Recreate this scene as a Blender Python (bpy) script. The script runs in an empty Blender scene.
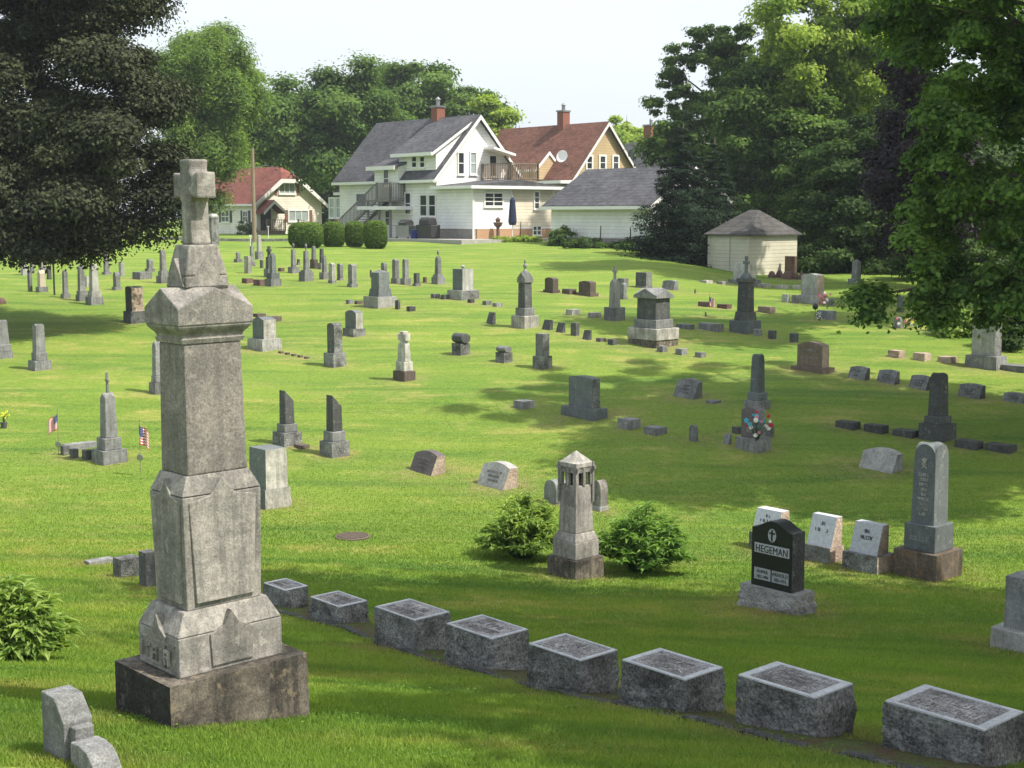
import bpy, math, random
import numpy as np
from mathutils import Vector, Matrix, noise
random.seed(7); RNG = np.random.default_rng(11)
SC = bpy.context.scene; COL = SC.collection
R = math.radians
# ------------------------------------------------------------------ camera
F = 1400.0; HOR = 215.0; PITCH = math.atan((384 - HOR) / F)
CA, SA = math.cos(PITCH), math.sin(PITCH)
def ray(px, py):
    X = (px - 512) / F; Y = (384 - py) / F
    return (X, CA + Y * SA, -SA + Y * CA)
def at(px, py, D):
    r = ray(px, py); return Vector((r[0] * D / r[1], D, r[2] * D / r[1]))
def zat(px, py, D):
    r = ray(px, py); return r[2] * D / r[1]
cam_d = bpy.data.cameras.new('camera'); cam = bpy.data.objects.new('camera', cam_d); COL.objects.link(cam)
cam.location = (0, 0, 0); cam.rotation_euler = (math.pi / 2 - PITCH, 0, 0)
cam_d.sensor_fit = 'HORIZONTAL'; cam_d.sensor_width = 36; cam_d.lens = F * 36 / 1024
cam_d.clip_start = 0.1; cam_d.clip_end = 6000; SC.camera = cam
# ------------------------------------------------------------------ terrain
PY = np.array([-60, -20, 0, 4, 8, 12, 16, 20, 25, 30, 40, 50, 60, 70, 78, 85, 100, 120, 200, 400, 1600, 3000.])
PZ = np.array([-.2, -1.0, -1.7, -2.35, -3.02, -4.0, -4.7, -5.08, -5.1, -4.75, -3.9, -3.12, -2.55, -2.08, -1.78, -1.64, -1.58, -1.62, -1.9, -2.6, -6, -10.])
_d = np.diff(PZ) / np.diff(PY)
PM = np.concatenate([[_d[0]], (_d[:-1] * np.diff(PY)[1:] + _d[1:] * np.diff(PY)[:-1]) / (np.diff(PY)[1:] + np.diff(PY)[:-1]), [_d[-1]]])
def sst(a, b, x):
    t = np.clip((x - a) / (b - a), 0, 1); return t * t * (3 - 2 * t)
def gz(x, y):
    x = np.asarray(x, float); y = np.asarray(y, float)
    yc = np.clip(y, PY[0], PY[-1] - 1e-6)
    i = np.clip(np.searchsorted(PY, yc, side='right') - 1, 0, len(PY) - 2)
    h = PY[i + 1] - PY[i]; t = (yc - PY[i]) / h
    z = ((2 * t**3 - 3 * t**2 + 1) * PZ[i] + (t**3 - 2 * t**2 + t) * h * PM[i] + (-2 * t**3 + 3 * t**2) * PZ[i + 1] + (t**3 - t**2) * h * PM[i + 1])
    z = z - 0.05 * np.clip(x, -8, 8) * (1 - sst(12, 26, y))
    z = z - 0.75 * sst(5, 13, x) * sst(48, 62, y) * (1 - sst(85, 105, y))
    z = z + 0.05 * np.sin(x * .31 + y * .17) * sst(6, 20, y) * (1 - sst(90, 120, y)) + .03 * np.sin(x * .7 - y * .45) * sst(9, 20, y) * (1 - sst(90, 120, y))
    return z
def gzf(x, y): return float(gz(x, y))
def ground_hit(px, py):
    r = ray(px, py); lo = None; D = 3.0
    while D < 400:
        p = (r[0] * D / r[1], D, r[2] * D / r[1])
        if p[2] < gzf(p[0], p[1]):
            a, b = D * .985 - .05, D
            for _ in range(30):
                m = (a + b) / 2; p = (r[0] * m / r[1], m, r[2] * m / r[1])
                if p[2] < gzf(p[0], p[1]): b = m
                else: a = m
            return Vector((r[0] * b / r[1], b, r[2] * b / r[1]))
        D = D * 1.01 + .02
    return Vector((r[0] * 90 / r[1], 90, gzf(r[0] * 90 / r[1], 90)))
# ------------------------------------------------------------------ materials
def newmat(name):
    m = bpy.data.materials.new(name); m.use_nodes = True
    nt = m.node_tree; nt.nodes.clear(); return m, nt
class NT:
    def __init__(s, nt): s.nt = nt
    def n(s, t, **kw):
        nd = s.nt.nodes.new(t)
        for k, v in kw.items():
            if k.startswith('i_'):
                key = k[2:]; key = int(key) if key.isdigit() else key.replace('_', ' ')
                nd.inputs[key].default_value = v
            else: setattr(nd, k, v)
        return nd
    def l(s, a, b): s.nt.links.new(a, b)
    def ramp(s, fac, stops):
        r = s.n('ShaderNodeValToRGB'); e = r.color_ramp.elements
        while len(e) < len(stops): e.new(.5)
        for k, (p, c) in enumerate(stops):
            e[k].position = p; e[k].color = tuple(c) + (1,) if len(c) == 3 else c
        s.l(fac, r.inputs[0]); return r.outputs[0]
    def mix(s, fac, a, b, mode='MIX'):
        m = s.n('ShaderNodeMix', data_type='RGBA', blend_type=mode)
        for sock, v in ((m.inputs[0], fac), (m.inputs[6], a), (m.inputs[7], b)):
            if hasattr(v, 'is_linked'): s.l(v, sock)
            elif isinstance(v, (int, float)): sock.default_value = v
            else: sock.default_value = tuple(v) + (1,)
        return m.outputs[2]
    def math(s, op, a, b=None, c=None):
        m = s.n('ShaderNodeMath', operation=op)
        for k, v in enumerate((a, b, c)):
            if v is None: continue
            if hasattr(v, 'is_linked'): s.l(v, m.inputs[k])
            else: m.inputs[k].default_value = v
        return m.outputs[0]
    def noise(s, vec, scale, detail=4, rough=.6, stretch=None):
        if stretch:
            mp = s.n('ShaderNodeMapping'); mp.inputs['Scale'].default_value = stretch; s.l(vec, mp.inputs[0]); vec = mp.outputs[0]
        nz = s.n('ShaderNodeTexNoise'); nz.inputs['Scale'].default_value = scale; nz.inputs['Detail'].default_value = detail
        nz.inputs['Roughness'].default_value = rough; s.l(vec, nz.inputs['Vector']); return nz.outputs['Fac']
def principled(T, col, rough=.8, bump=None, bstr=.3, bdist=.02, spec=.3, metal=0):
    p = T.n('ShaderNodeBsdfPrincipled'); out = T.n('ShaderNodeOutputMaterial')
    if hasattr(col, 'is_linked'): T.l(col, p.inputs['Base Color'])
    else: p.inputs['Base Color'].default_value = tuple(col) + (1,)
    if hasattr(rough, 'is_linked'): T.l(rough, p.inputs['Roughness'])
    else: p.inputs['Roughness'].default_value = rough
    p.inputs['Specular IOR Level'].default_value = spec; p.inputs['Metallic'].default_value = metal
    if bump is not None:
        b = T.n('ShaderNodeBump'); b.inputs['Strength'].default_value = bstr; b.inputs['Distance'].default_value = bdist
        T.l(bump, b.inputs['Height']); T.l(b.outputs[0], p.inputs['Normal'])
    T.l(p.outputs[0], out.inputs[0]); return p
def stone_mat(name, c, dark=None, stain=.5, lichen=0., lcol=(.42, .40, .30), speck=.35, rough=.85, sscale=90, bstr=.5, spec=.25, streaks=.7, bdist=.008):
    m, nt = newmat(name); T = NT(nt)
    tc = T.n('ShaderNodeTexCoord'); oi = T.n('ShaderNodeObjectInfo')
    off = T.n('ShaderNodeVectorMath', operation='SCALE'); cx = T.n('ShaderNodeCombineXYZ'); cx.inputs[0].default_value = 1; cx.inputs[1].default_value = .7; cx.inputs[2].default_value = .4
    sc = T.math('MULTIPLY', oi.outputs['Random'], 60.); T.l(cx.outputs[0], off.inputs[0]); T.l(sc, off.inputs['Scale'])
    add = T.n('ShaderNodeVectorMath', operation='ADD'); T.l(tc.outputs['Object'], add.inputs[0]); T.l(off.outputs[0], add.inputs[1]); v = add.outputs[0]
    dark = dark or tuple(k * .42 for k in c)
    big = T.noise(v, 3.2, 7, .68); streak = T.noise(v, 1.0, 6, .7, (13, 13, 1.1)); fine = T.noise(v, sscale, 3, .7); med = T.noise(v, 22, 5, .7)
    f1 = T.ramp(big, [(.38, (0, 0, 0)), (.66, (1, 1, 1))]); f2 = T.ramp(streak, [(.44, (0, 0, 0)), (.60, (1, 1, 1))])
    col = T.mix(T.math('MULTIPLY', f1, stain), c, dark)
    col = T.mix(T.math('MULTIPLY', f2, stain * streaks), col, dark)
    g = T.ramp(fine, [(.3, (1 - speck,) * 3), (.7, (1 + speck,) * 3)])
    col = T.mix(1.0, col, g, 'MULTIPLY')
    g2 = T.ramp(med, [(.3, (.78,) * 3), (.7, (1.2,) * 3)]); col = T.mix(1.0, col, g2, 'MULTIPLY')
    if lichen > 0:
        ln = T.noise(v, 8.5, 6, .75); lf = T.ramp(ln, [(.60 - .12 * lichen, (0, 0, 0)), (.66 - .1 * lichen, (1, 1, 1))])
        col = T.mix(T.math('MULTIPLY', lf, min(.85, .5 + lichen * .4)), col, lcol)
    rb = T.math('MULTIPLY_ADD', oi.outputs['Random'], .34, .83)
    bc = T.n('ShaderNodeVectorMath', operation='SCALE'); T.l(col, bc.inputs[0]); T.l(rb, bc.inputs['Scale'])
    h = T.math('ADD', T.math('MULTIPLY', fine, .3), med)
    principled(T, bc.outputs[0], rough, h, bstr, bdist, spec); return m
def plain_mat(name, c, rough=.6, var=.15, scale=6, bstr=.15, spec=.4, metal=0):
    m, nt = newmat(name); T = NT(nt); tc = T.n('ShaderNodeTexCoord'); v = tc.outputs['Object']
    n1 = T.noise(v, scale, 5, .65); col = T.mix(1., c, T.ramp(n1, [(.3, (1 - var,) * 3), (.7, (1 + var,) * 3)]), 'MULTIPLY')
    principled(T, col, rough, n1, bstr, .01, spec, metal); return m
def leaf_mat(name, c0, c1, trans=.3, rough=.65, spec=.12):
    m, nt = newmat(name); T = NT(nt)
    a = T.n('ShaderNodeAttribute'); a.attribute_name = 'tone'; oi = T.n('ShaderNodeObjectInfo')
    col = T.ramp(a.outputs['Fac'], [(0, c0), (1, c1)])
    p = T.n('ShaderNodeBsdfPrincipled'); T.l(col, p.inputs['Base Color']); p.inputs['Roughness'].default_value = rough; p.inputs['Specular IOR Level'].default_value = spec
    t = T.n('ShaderNodeBsdfTranslucent'); tcol = T.mix(1., col, (1.25, 1.3, .5), 'MULTIPLY'); T.l(tcol, t.inputs[0])
    mx = T.n('ShaderNodeMixShader'); mx.inputs[0].default_value = trans; T.l(p.outputs[0], mx.inputs[1]); T.l(t.outputs[0], mx.inputs[2])
    out = T.n('ShaderNodeOutputMaterial'); T.l(mx.outputs[0], out.inputs[0]); return m
M = {}
M['lime'] = stone_mat('weathered_limestone', (.32, .30, .27), (.10, .098, .092), .75, .25, (.38, .36, .32), .28, .92, 85, .8, streaks=.75)
M['limed'] = stone_mat('dark_weathered_stone', (.195, .18, .16), (.08, .077, .073), .6, .12, (.28, .27, .24), .38, .92, 75, .8, streaks=.75)
M['blackened'] = stone_mat('blackened_stone', (.055, .052, .048), (.02, .02, .019), .8, .3, (.16, .14, .11), .6, .95, 70, 1., streaks=.4)
M['border'] = stone_mat('dressed_margin', (.47, .485, .50), (.34, .35, .36), .4, 0, (.3, .3, .3), .2, .7, streaks=.1)
M['rockl'] = stone_mat('pale_rock_face', (.34, .34, .33), (.10, .10, .095), .75, .25, (.4, .39, .34), .5, .95, 55, 1., streaks=.1, bdist=.03)
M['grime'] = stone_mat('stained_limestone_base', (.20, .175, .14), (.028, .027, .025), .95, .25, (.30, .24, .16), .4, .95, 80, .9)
M['gran'] = stone_mat('grey_granite', (.245, .25, .25), (.075, .077, .075), .65, .1, (.38, .37, .32), .4)
M['lgran'] = stone_mat('light_granite', (.42, .42, .40), (.16, .16, .15), .6, .1, (.3, .29, .22), .35)
M['dgran'] = stone_mat('dark_granite', (.105, .11, .11), (.04, .042, .042), .55, .15, (.3, .3, .27), .5)
M['marb'] = stone_mat('weathered_marble', (.5, .48, .44), (.15, .15, .13), .75, .15, (.28, .27, .2), .25)
M['brown'] = stone_mat('brown_granite', (.125, .10, .085), None, .45, .05, (.3, .26, .2), .5)
M['tan'] = stone_mat('tan_granite', (.21, .165, .13), None, .4, .05, (.3, .26, .2), .4)
M['red'] = stone_mat('red_granite', (.17, .11, .095), None, .5, 0, (.3, .26, .2), .4)
M['purple'] = stone_mat('mauve_granite', (.16, .14, .14), None, .4, .05, (.3, .28, .24), .45)
M['black'] = stone_mat('black_granite', (.016, .019, .019), (.01, .011, .011), .3, 0, (.3, .26, .2), .4, .3, 120, .1, .5)
M['rock'] = stone_mat('rock_faced_granite', (.235, .24, .235), (.045, .045, .042), .9, .25, (.33, .34, .31), .7, .95, 50, 1., streaks=.1, bdist=.03)
M['rockd'] = stone_mat('dark_rock_faced_granite', (.09, .092, .09), (.03, .03, .03), .6, .25, (.2, .2, .18), .6, .95, 55, 1., streaks=.1, bdist=.03)
M['pink'] = stone_mat('pinkish_rock_face', (.52, .41, .33), (.16, .11, .09), .7, .2, (.4, .36, .3), .5, .95, 50, 1., streaks=.1, bdist=.03)
M['polish'] = stone_mat('polished_pale_granite', (.45, .47, .50), (.36, .38, .41), .3, 0, (.3, .3, .3), .18, .5, 140, .1, .4)
M['slate'] = stone_mat('blue_grey_granite', (.15, .17, .173), (.08, .088, .09), .45, .12, (.34, .33, .27), .25)
M['cream'] = stone_mat('bleached_stone', (.55, .48, .38), (.3, .25, .2), .4, .1)
M['rust'] = stone_mat('rust_lichened_granite', (.15, .125, .10), (.06, .045, .035), .7, .5, (.19, .115, .06), .5, .95, 60, .9)
M['faint'] = stone_mat('faint_engraving', (.15, .15, .15), None, .4, 0, (.3, .3, .3), .3, .85)
M['panel'] = stone_mat('frosted_panel', (.33, .35, .35), (.25, .26, .26), .2, 0, (.3, .3, .3), .2, .8)
M['ink'] = stone_mat('engraved_shadow_grey', (.07, .075, .075), None, .1, 0, (.3, .3, .3), .2, .8)
M['raised'] = stone_mat('raised_letter_stone', (.30, .31, .30), (.17, .17, .17), .5, 0, (.3, .3, .3), .3, .85)
M['worn'] = stone_mat('worn_lettering', (.38, .375, .365), (.09, .085, .08), .9, .4, (.12, .11, .1), .6, .95, 70, 1.)
M['pick'] = stone_mat('picked_dark_panel', (.36, .355, .35), (.085, .075, .07), .9, .4, (.44, .44, .44), .7, .95, 70, 1., streaks=.1, bdist=.03)
M['bark'] = stone_mat('tree_bark', (.12, .095, .07), (.04, .03, .025), .6, .1, (.16, .17, .12), .3, .95, 30, 1.)
M['iron'] = plain_mat('rusted_iron', (.11, .085, .065), .8, .4, 30, .6)
M['metal'] = plain_mat('grey_metal', (.3, .3, .3), .4, .1, 20, .1, .5, .8)
M['darkmetal'] = plain_mat('dark_metal', (.03, .03, .032), .5, .2)
M['wood'] = plain_mat('weathered_wood', (.22, .17, .12), .85, .3, 12, .5)
M['greywood'] = plain_mat('grey_weathered_wood', (.2, .19, .175), .85, .3, 12, .5)
M['white'] = plain_mat('white_paint', (.74, .74, .72), .5, .05)
M['navy'] = plain_mat('navy_cloth', (.02, .03, .07), .9, .2)
M['redcloth'] = plain_mat('red_cloth', (.5, .03, .04), .85, .08)
M['bluecloth'] = plain_mat('blue_cloth', (.02, .035, .16), .85, .08)
M['concrete'] = plain_mat('concrete', (.33, .32, .30), .9, .2, 5, .4)
M['brick'] = plain_mat('red_brick', (.22, .09, .06), .9, .3, 25, .5)
M['glassd'] = plain_mat('window_glass', (.03, .035, .04), .08, .4, 1.2, 0, .6)
M['curtain'] = plain_mat('window_with_blind', (.32, .38, .38), .25, .2, 5, 0, .5)
M['maroon'] = plain_mat('maroon_shutter', (.23, .10, .07), .6, .1)
M['shutter'] = plain_mat('dark_shutter', (.03, .035, .045), .6, .1)
def siding(name, c, pitch=.2):
    m, nt = newmat(name); T = NT(nt); tc = T.n('ShaderNodeTexCoord'); sp = T.n('ShaderNodeSeparateXYZ'); T.l(tc.outputs['Object'], sp.inputs[0])
    fr = T.math('FRACT', T.math('DIVIDE', sp.outputs[2], pitch)); n1 = T.noise(tc.outputs['Object'], .9, 5, .6); n2 = T.noise(tc.outputs['Object'], 2, 4, .6, (1, 1, 6))
    col = T.mix(1., c, T.ramp(n1, [(.3, (.88,) * 3), (.7, (1.06,) * 3)]), 'MULTIPLY'); col = T.mix(1., col, T.ramp(n2, [(.3, (.92,) * 3), (.7, (1.04,) * 3)]), 'MULTIPLY')
    line = T.ramp(fr, [(0, (.45,) * 3), (.10, (1,) * 3)]); col = T.mix(1., col, line, 'MULTIPLY')
    principled(T, col, .55, T.math('SUBTRACT', 1., fr), .6, .02, .3); return m
def shingle(name, c, rows=.16):
    m, nt = newmat(name); T = NT(nt); tc = T.n('ShaderNodeTexCoord'); v = tc.outputs['Object']; sp = T.n('ShaderNodeSeparateXYZ'); T.l(v, sp.inputs[0])
    fr = T.math('FRACT', T.math('DIVIDE', sp.outputs[2], rows)); vo = T.n('ShaderNodeTexVoronoi'); vo.inputs['Scale'].default_value = 3.5
    mp = T.n('ShaderNodeMapping'); mp.inputs['Scale'].default_value = (1, 1, 2); T.l(v, mp.inputs[0]); T.l(mp.outputs[0], vo.inputs['Vector'])
    rnd = T.n('ShaderNodeSeparateColor'); T.l(vo.outputs['Color'], rnd.inputs[0])
    col = T.mix(1., c, T.ramp(rnd.outputs[0], [(0, (.75,) * 3), (1, (1.22,) * 3)]), 'MULTIPLY')
    col = T.mix(1., col, T.ramp(T.noise(v, .5, 5, .6), [(.3, (.82,) * 3), (.7, (1.15,) * 3)]), 'MULTIPLY')
    col = T.mix(1., col, T.ramp(fr, [(0, (.6,) * 3), (.18, (1,) * 3)]), 'MULTIPLY')
    principled(T, col, .9, T.math('SUBTRACT', 1., fr), .5, .02, .2); return m
M['sidew'] = siding('white_siding', (.80, .80, .78)); M['sidec'] = siding('cream_siding', (.78, .745, .65)); M['sidet'] = siding('tan_siding', (.46, .35, .20))
M['sideg'] = siding('greenish_siding', (.52, .50, .40), .18); M['sidey'] = siding('beige_siding', (.66, .60, .48))
M['roofg'] = shingle('grey_shingles', (.085, .085, .095)); M['roofr'] = shingle('red_brown_shingles', (.155, .075, .055)); M['roofs'] = shingle('old_wood_shingles', (.078, .076, .074), .22)
M['roofred'] = shingle('red_shingles', (.19, .07, .055)); M['block'] = plain_mat('concrete_block', (.27, .25, .22), .9, .15, 4, .4); M['tanbrick'] = plain_mat('tan_brick', (.42, .26, .15), .9, .2, 20, .4)
# ------------------------------------------------------------------ mesh helpers
class MB:
    def __init__(s): s.v = []; s.f = []; s.m = []; s.mi = 0; s.smooth = False
    def box(s, x0, x1, y0, y1, z0, z1, tx=0, ty=0):
        b = len(s.v)
        s.v += [(x0, y0, z0), (x1, y0, z0), (x1, y1, z0), (x0, y1, z0), (x0 + tx, y0 + ty, z1), (x1 - tx, y0 + ty, z1), (x1 - tx, y1 - ty, z1), (x0 + tx, y1 - ty, z1)]
        for q in ((0, 3, 2, 1), (4, 5, 6, 7), (0, 1, 5, 4), (1, 2, 6, 5), (2, 3, 7, 6), (3, 0, 4, 7)): s.f.append(tuple(b + k for k in q)); s.m.append(s.mi)
        return s
    def poly(s, pts): b = len(s.v); s.v += [tuple(p) for p in pts]; s.f.append(tuple(range(b, b + len(pts)))); s.m.append(s.mi); return s
    def prism(s, pts, axis, a0, a1):
        """outline pts (2D) extruded along axis from a0 to a1: axis 'x' -> pts are (y,z); 'y' -> (x,z); 'z' -> (x,y)"""
        def P(p, a): return {'x': (a, p[0], p[1]), 'y': (p[0], a, p[1]), 'z': (p[0], p[1], a)}[axis]
        b = len(s.v); n = len(pts); s.v += [P(p, a0) for p in pts] + [P(p, a1) for p in pts]
        s.f.append(tuple(b + k for k in range(n))[::-1]); s.f.append(tuple(b + n + k for k in range(n))); s.m += [s.mi] * 2
        for k in range(n): s.f.append((b + k, b + (k + 1) % n, b + n + (k + 1) % n, b + n + k)); s.m.append(s.mi)
        return s
    def tube(s, p0, p1, r0, r1, n=8):
        p0 = Vector(p0); p1 = Vector(p1); d = (p1 - p0).normalized(); a = d.orthogonal().normalized(); c = d.cross(a); b = len(s.v)
        for p, r in ((p0, r0), (p1, r1)):
            for k in range(n):
                t = 2 * math.pi * k / n; s.v.append(tuple(p + a * r * math.cos(t) + c * r * math.sin(t)))
        for k in range(n): s.f.append((b + k, b + (k + 1) % n, b + n + (k + 1) % n, b + n + k)); s.m.append(s.mi)
        s.f.append(tuple(b + k for k in range(n))[::-1]); s.f.append(tuple(b + n + k for k in range(n))); s.m += [s.mi] * 2
        return s
    def path(s, pts, rads, n=7):
        b = len(s.v); pts = [Vector(p) for p in pts]
        for i, p in enumerate(pts):
            d = (pts[min(i + 1, len(pts) - 1)] - pts[max(i - 1, 0)]).normalized(); a = Vector((1, .1, .05)).cross(d).normalized() if abs(d.x) < .9 else Vector((0, 1, .1)).cross(d).normalized(); c = d.cross(a)
            for k in range(n): t = 2 * math.pi * k / n; s.v.append(tuple(p + (a * math.cos(t) + c * math.sin(t)) * rads[i]))
        for i in range(len(pts) - 1):
            for k in range(n): s.f.append((b + i * n + k, b + i * n + (k + 1) % n, b + (i + 1) * n + (k + 1) % n, b + (i + 1) * n + k)); s.m.append(s.mi)
        s.f.append(tuple(b + k for k in range(n))[::-1]); s.m.append(s.mi); e = b + (len(pts) - 1) * n; s.f.append(tuple(e + k for k in range(n))); s.m.append(s.mi)
        return s
    def lathe(s, prof, cx=0, cy=0, n=14):
        b = len(s.v)
        for r, z in prof:
            for k in range(n): t = 2 * math.pi * k / n; s.v.append((cx + r * math.cos(t), cy + r * math.sin(t), z))
        for i in range(len(prof) - 1):
            for k in range(n): s.f.append((b + i * n + k, b + i * n + (k + 1) % n, b + (i + 1) * n + (k + 1) % n, b + (i + 1) * n + k)); s.m.append(s.mi)
        s.f.append(tuple(b + k for k in range(n))[::-1]); s.m.append(s.mi); e = b + (len(prof) - 1) * n; s.f.append(tuple(e + k for k in range(n))); s.m.append(s.mi)
        return s
    def build(s, name, mats, parent=None, loc=None, rz=0, bevel=0):
        me = bpy.data.meshes.new(name); me.from_pydata(s.v, [], s.f)
        mats = mats if isinstance(mats, (list, tuple)) else [mats]
        for m in mats: me.materials.append(M[m] if isinstance(m, str) else m)
        if len(mats) > 1: me.polygons.foreach_set('material_index', s.m)
        if s.smooth: me.polygons.foreach_set('use_smooth', [True] * len(s.f))
        me.update(); o = bpy.data.objects.new(name, me); COL.objects.link(o)
        if parent: o.parent = parent
        if loc is not None: o.location = loc
        o.rotation_euler.z = rz
        if bevel: bm = o.modifiers.new('bevel', 'BEVEL'); bm.width = bevel; bm.segments = 2; bm.limit_method = 'ANGLE'; bm.angle_limit = R(38)
        return o
def empty(name, loc, rz=0):
    o = bpy.data.objects.new(name, None); COL.objects.link(o); o.location = loc; o.rotation_euler.z = rz; o.empty_display_size = .3; return o
def tag(o, label=None, cat=None, group=None, kind=None):
    if label: o['label'] = label
    if cat: o['category'] = cat
    if group: o['group'] = group
    if kind: o['kind'] = kind
    return o
def text_mesh(name, s, size, mat, parent, loc, rot, depth=.002, wid=1.0, align='CENTER'):
    cu = bpy.data.curves.new(name, 'FONT'); cu.body = s; cu.size = size; cu.extrude = depth; cu.align_x = align; cu.space_character = 1.06
    t = bpy.data.objects.new(name, cu); COL.objects.link(t); bpy.context.view_layer.update()
    me = bpy.data.meshes.new_from_object(t.evaluated_get(bpy.context.evaluated_depsgraph_get())); bpy.data.objects.remove(t)
    me.materials.clear(); me.materials.append(M[mat]); o = bpy.data.objects.new(name, me); COL.objects.link(o); o.parent = parent; o.location = loc; o.rotation_euler = rot; o.scale = (wid, 1, 1)
    return o
# ---- leaf clouds
def cloud(name, cen, nor, size, tone, mat, parent=None, aspect=.55, loc=None):
    n = len(cen); nor = nor / (np.linalg.norm(nor, axis=1, keepdims=True) + 1e-9)
    rd = RNG.normal(size=(n, 3)); t = np.cross(nor, rd); t /= (np.linalg.norm(t, axis=1, keepdims=True) + 1e-9); b = np.cross(nor, t)
    L = (size * .5)[:, None]; W = L * aspect; fold = nor * L * .25
    v = np.stack([cen - t * L, cen + b * W + fold, cen + t * L, cen - b * W + fold], 1).reshape(-1, 3)
    me = bpy.data.meshes.new(name); me.vertices.add(4 * n); me.vertices.foreach_set('co', v.astype(np.float32).ravel())
    me.loops.add(4 * n); me.loops.foreach_set('vertex_index', np.arange(4 * n, dtype=np.int32))
    me.polygons.add(n); me.polygons.foreach_set('loop_start', np.arange(0, 4 * n, 4, dtype=np.int32))
    a = me.attributes.new('tone', 'FLOAT', 'FACE'); a.data.foreach_set('value', np.clip(tone, 0, 1).astype(np.float32))
    me.materials.append(M[mat]); me.update(calc_edges=True)
    o = bpy.data.objects.new(name, me); COL.objects.link(o)
    if parent: o.parent = parent
    if loc is not None: o.location = loc
    return o
def rdir(n):
    d = RNG.normal(size=(n, 3)); return d / np.linalg.norm(d, axis=1, keepdims=True)
def tree(name, label, base, lobes, nleaf, leaf, mat, blob=.9, trunk_r=.25, nblob=60, squash=.6, droop=0., group=None, cat='tree', limbs=14, trunk=True, top=None, tvar=.25, aspect=.6, shell=.45, ragged=.32):
    base = Vector(base); root = empty(name, base); tag(root, label, cat, group)
    bl = []; vol = [l[3] * l[4] * l[5] for l in lobes]; tot = sum(v ** .67 for v in vol)
    for l, v in zip(lobes, vol):
        k = max(3, int(nblob * v ** .67 / tot)); d = rdir(k); rr = RNG.uniform(shell, 1.0, (k, 1)) ** .7
        c = np.array(l[:3]) + d * rr * np.array(l[3:6]); c += RNG.normal(size=c.shape) * .12 * min(l[3:6]); rb = blob * RNG.uniform(.55, 1.35, k); bl += [(c[i], rb[i], np.array(l[:3])) for i in range(k)]
    w = np.array([b[1] ** 2 for b in bl]); cnt = (nleaf * w / w.sum()).astype(int)
    C = []; N = []; TN = []
    for (c, rb, lc), k in zip(bl, cnt):
        d = rdir(k); d[:, 2] = np.where(RNG.random(k) < .35, np.abs(d[:, 2]), d[:, 2])
        rad = rb * (RNG.random((k, 1)) ** .45) * (1 + ragged * RNG.normal(size=(k, 1)))
        p = c + d * rad * np.array([1, 1, squash]); p[:, 2] -= droop * (np.linalg.norm(p[:, :2] - c[:2], axis=1) ** 2) / max(rb, .1)
        out = c - lc; out = out / (np.linalg.norm(out) + .01)
        C.append(p); N.append(d * .7 + out * .35 + np.array([0, 0, .55]) + RNG.normal(size=(k, 3)) * .4); TN.append(np.full(k, .5 + RNG.normal() * tvar * .6) + RNG.normal(size=k) * tvar)
    C = np.concatenate(C) - np.array(base); N = np.concatenate(N); TN = np.concatenate(TN)
    cloud('crown', C, N, leaf * RNG.uniform(.6, 1.35, len(C)), TN, mat, root, aspect)
    if trunk:
        mb = MB(); mb.smooth = True; zt = (top if top is not None else max(l[2] for l in lobes)) - base.z
        zs = [-.4, 0, .3, 1.2] + [zt * k for k in (.3, .5, .7, .9)]; ph = random.random() * 6
        pts = [(.12 * math.sin(ph + z * .5) * min(1, max(0, z) * .4), .12 * math.cos(ph + z * .4) * min(1, max(0, z) * .4), z) for z in zs]
        rs = [trunk_r * k for k in (1.7, 1.45, 1.15, 1.0, .85, .62, .4, .15)]; mb.path(pts, rs, 10)
        idx = RNG.choice(len(bl), min(limbs, len(bl)), replace=False)
        for i in idx:
            c = Vector(bl[i][0]) - base; z0 = max(.25 * zt, min(.85 * zt, c.z - (abs(c.x) + abs(c.y)) * .45)); s0 = Vector((0, 0, z0)); mid = s0.lerp(c, .55) + Vector((0, 0, .12 * (c - s0).length))
            r0 = trunk_r * .38 * (1 - .5 * z0 / zt); mb.path([s0, s0.lerp(mid, .5) , mid, mid.lerp(c, .6), c], [r0, r0 * .8, r0 * .55, r0 * .35, r0 * .12], 6)
        mb.build('trunk', 'bark', root)
    return root
# ------------------------------------------------------------------ stones
TH = R(48)
G1 = lambda t: 1 - abs(t)
GA = lambda t: math.sqrt(max(0, 1 - abs(t) ** 2.2)) ** .9
TOPS = {
 'flat': lambda u, v: 0, 'pyr': lambda u, v: 1 - max(abs(u), abs(v)), 'gable4': lambda u, v: max(G1(u), G1(v)), 'gable': lambda u, v: G1(u),
 'round': lambda u, v: math.sqrt(max(0, 1 - u * u)), 'arc': lambda u, v: 1 - u * u, 'arch4': lambda u, v: max(GA(u), GA(v)),
 'serp': lambda u, v: .5 + .5 * math.cos(math.pi * u), 'pent': lambda u, v: (1 - v) / 2, 'gside': lambda u, v: G1(v), 'pil': lambda u, v: (1 - abs(u) ** 4) * (1 - abs(v) ** 4),
 'shoulder': lambda u, v: 1 if abs(u) < .6 else .0, 'chamR': lambda u, v: min(1, (1 - u) / .9), 'rag': lambda u, v: .5 + .5 * noise.noise((u * 2.3, v * 2.1, 7)), 'ogee': lambda u, v: (1 - abs(u)) ** 1.6,
}
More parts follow.
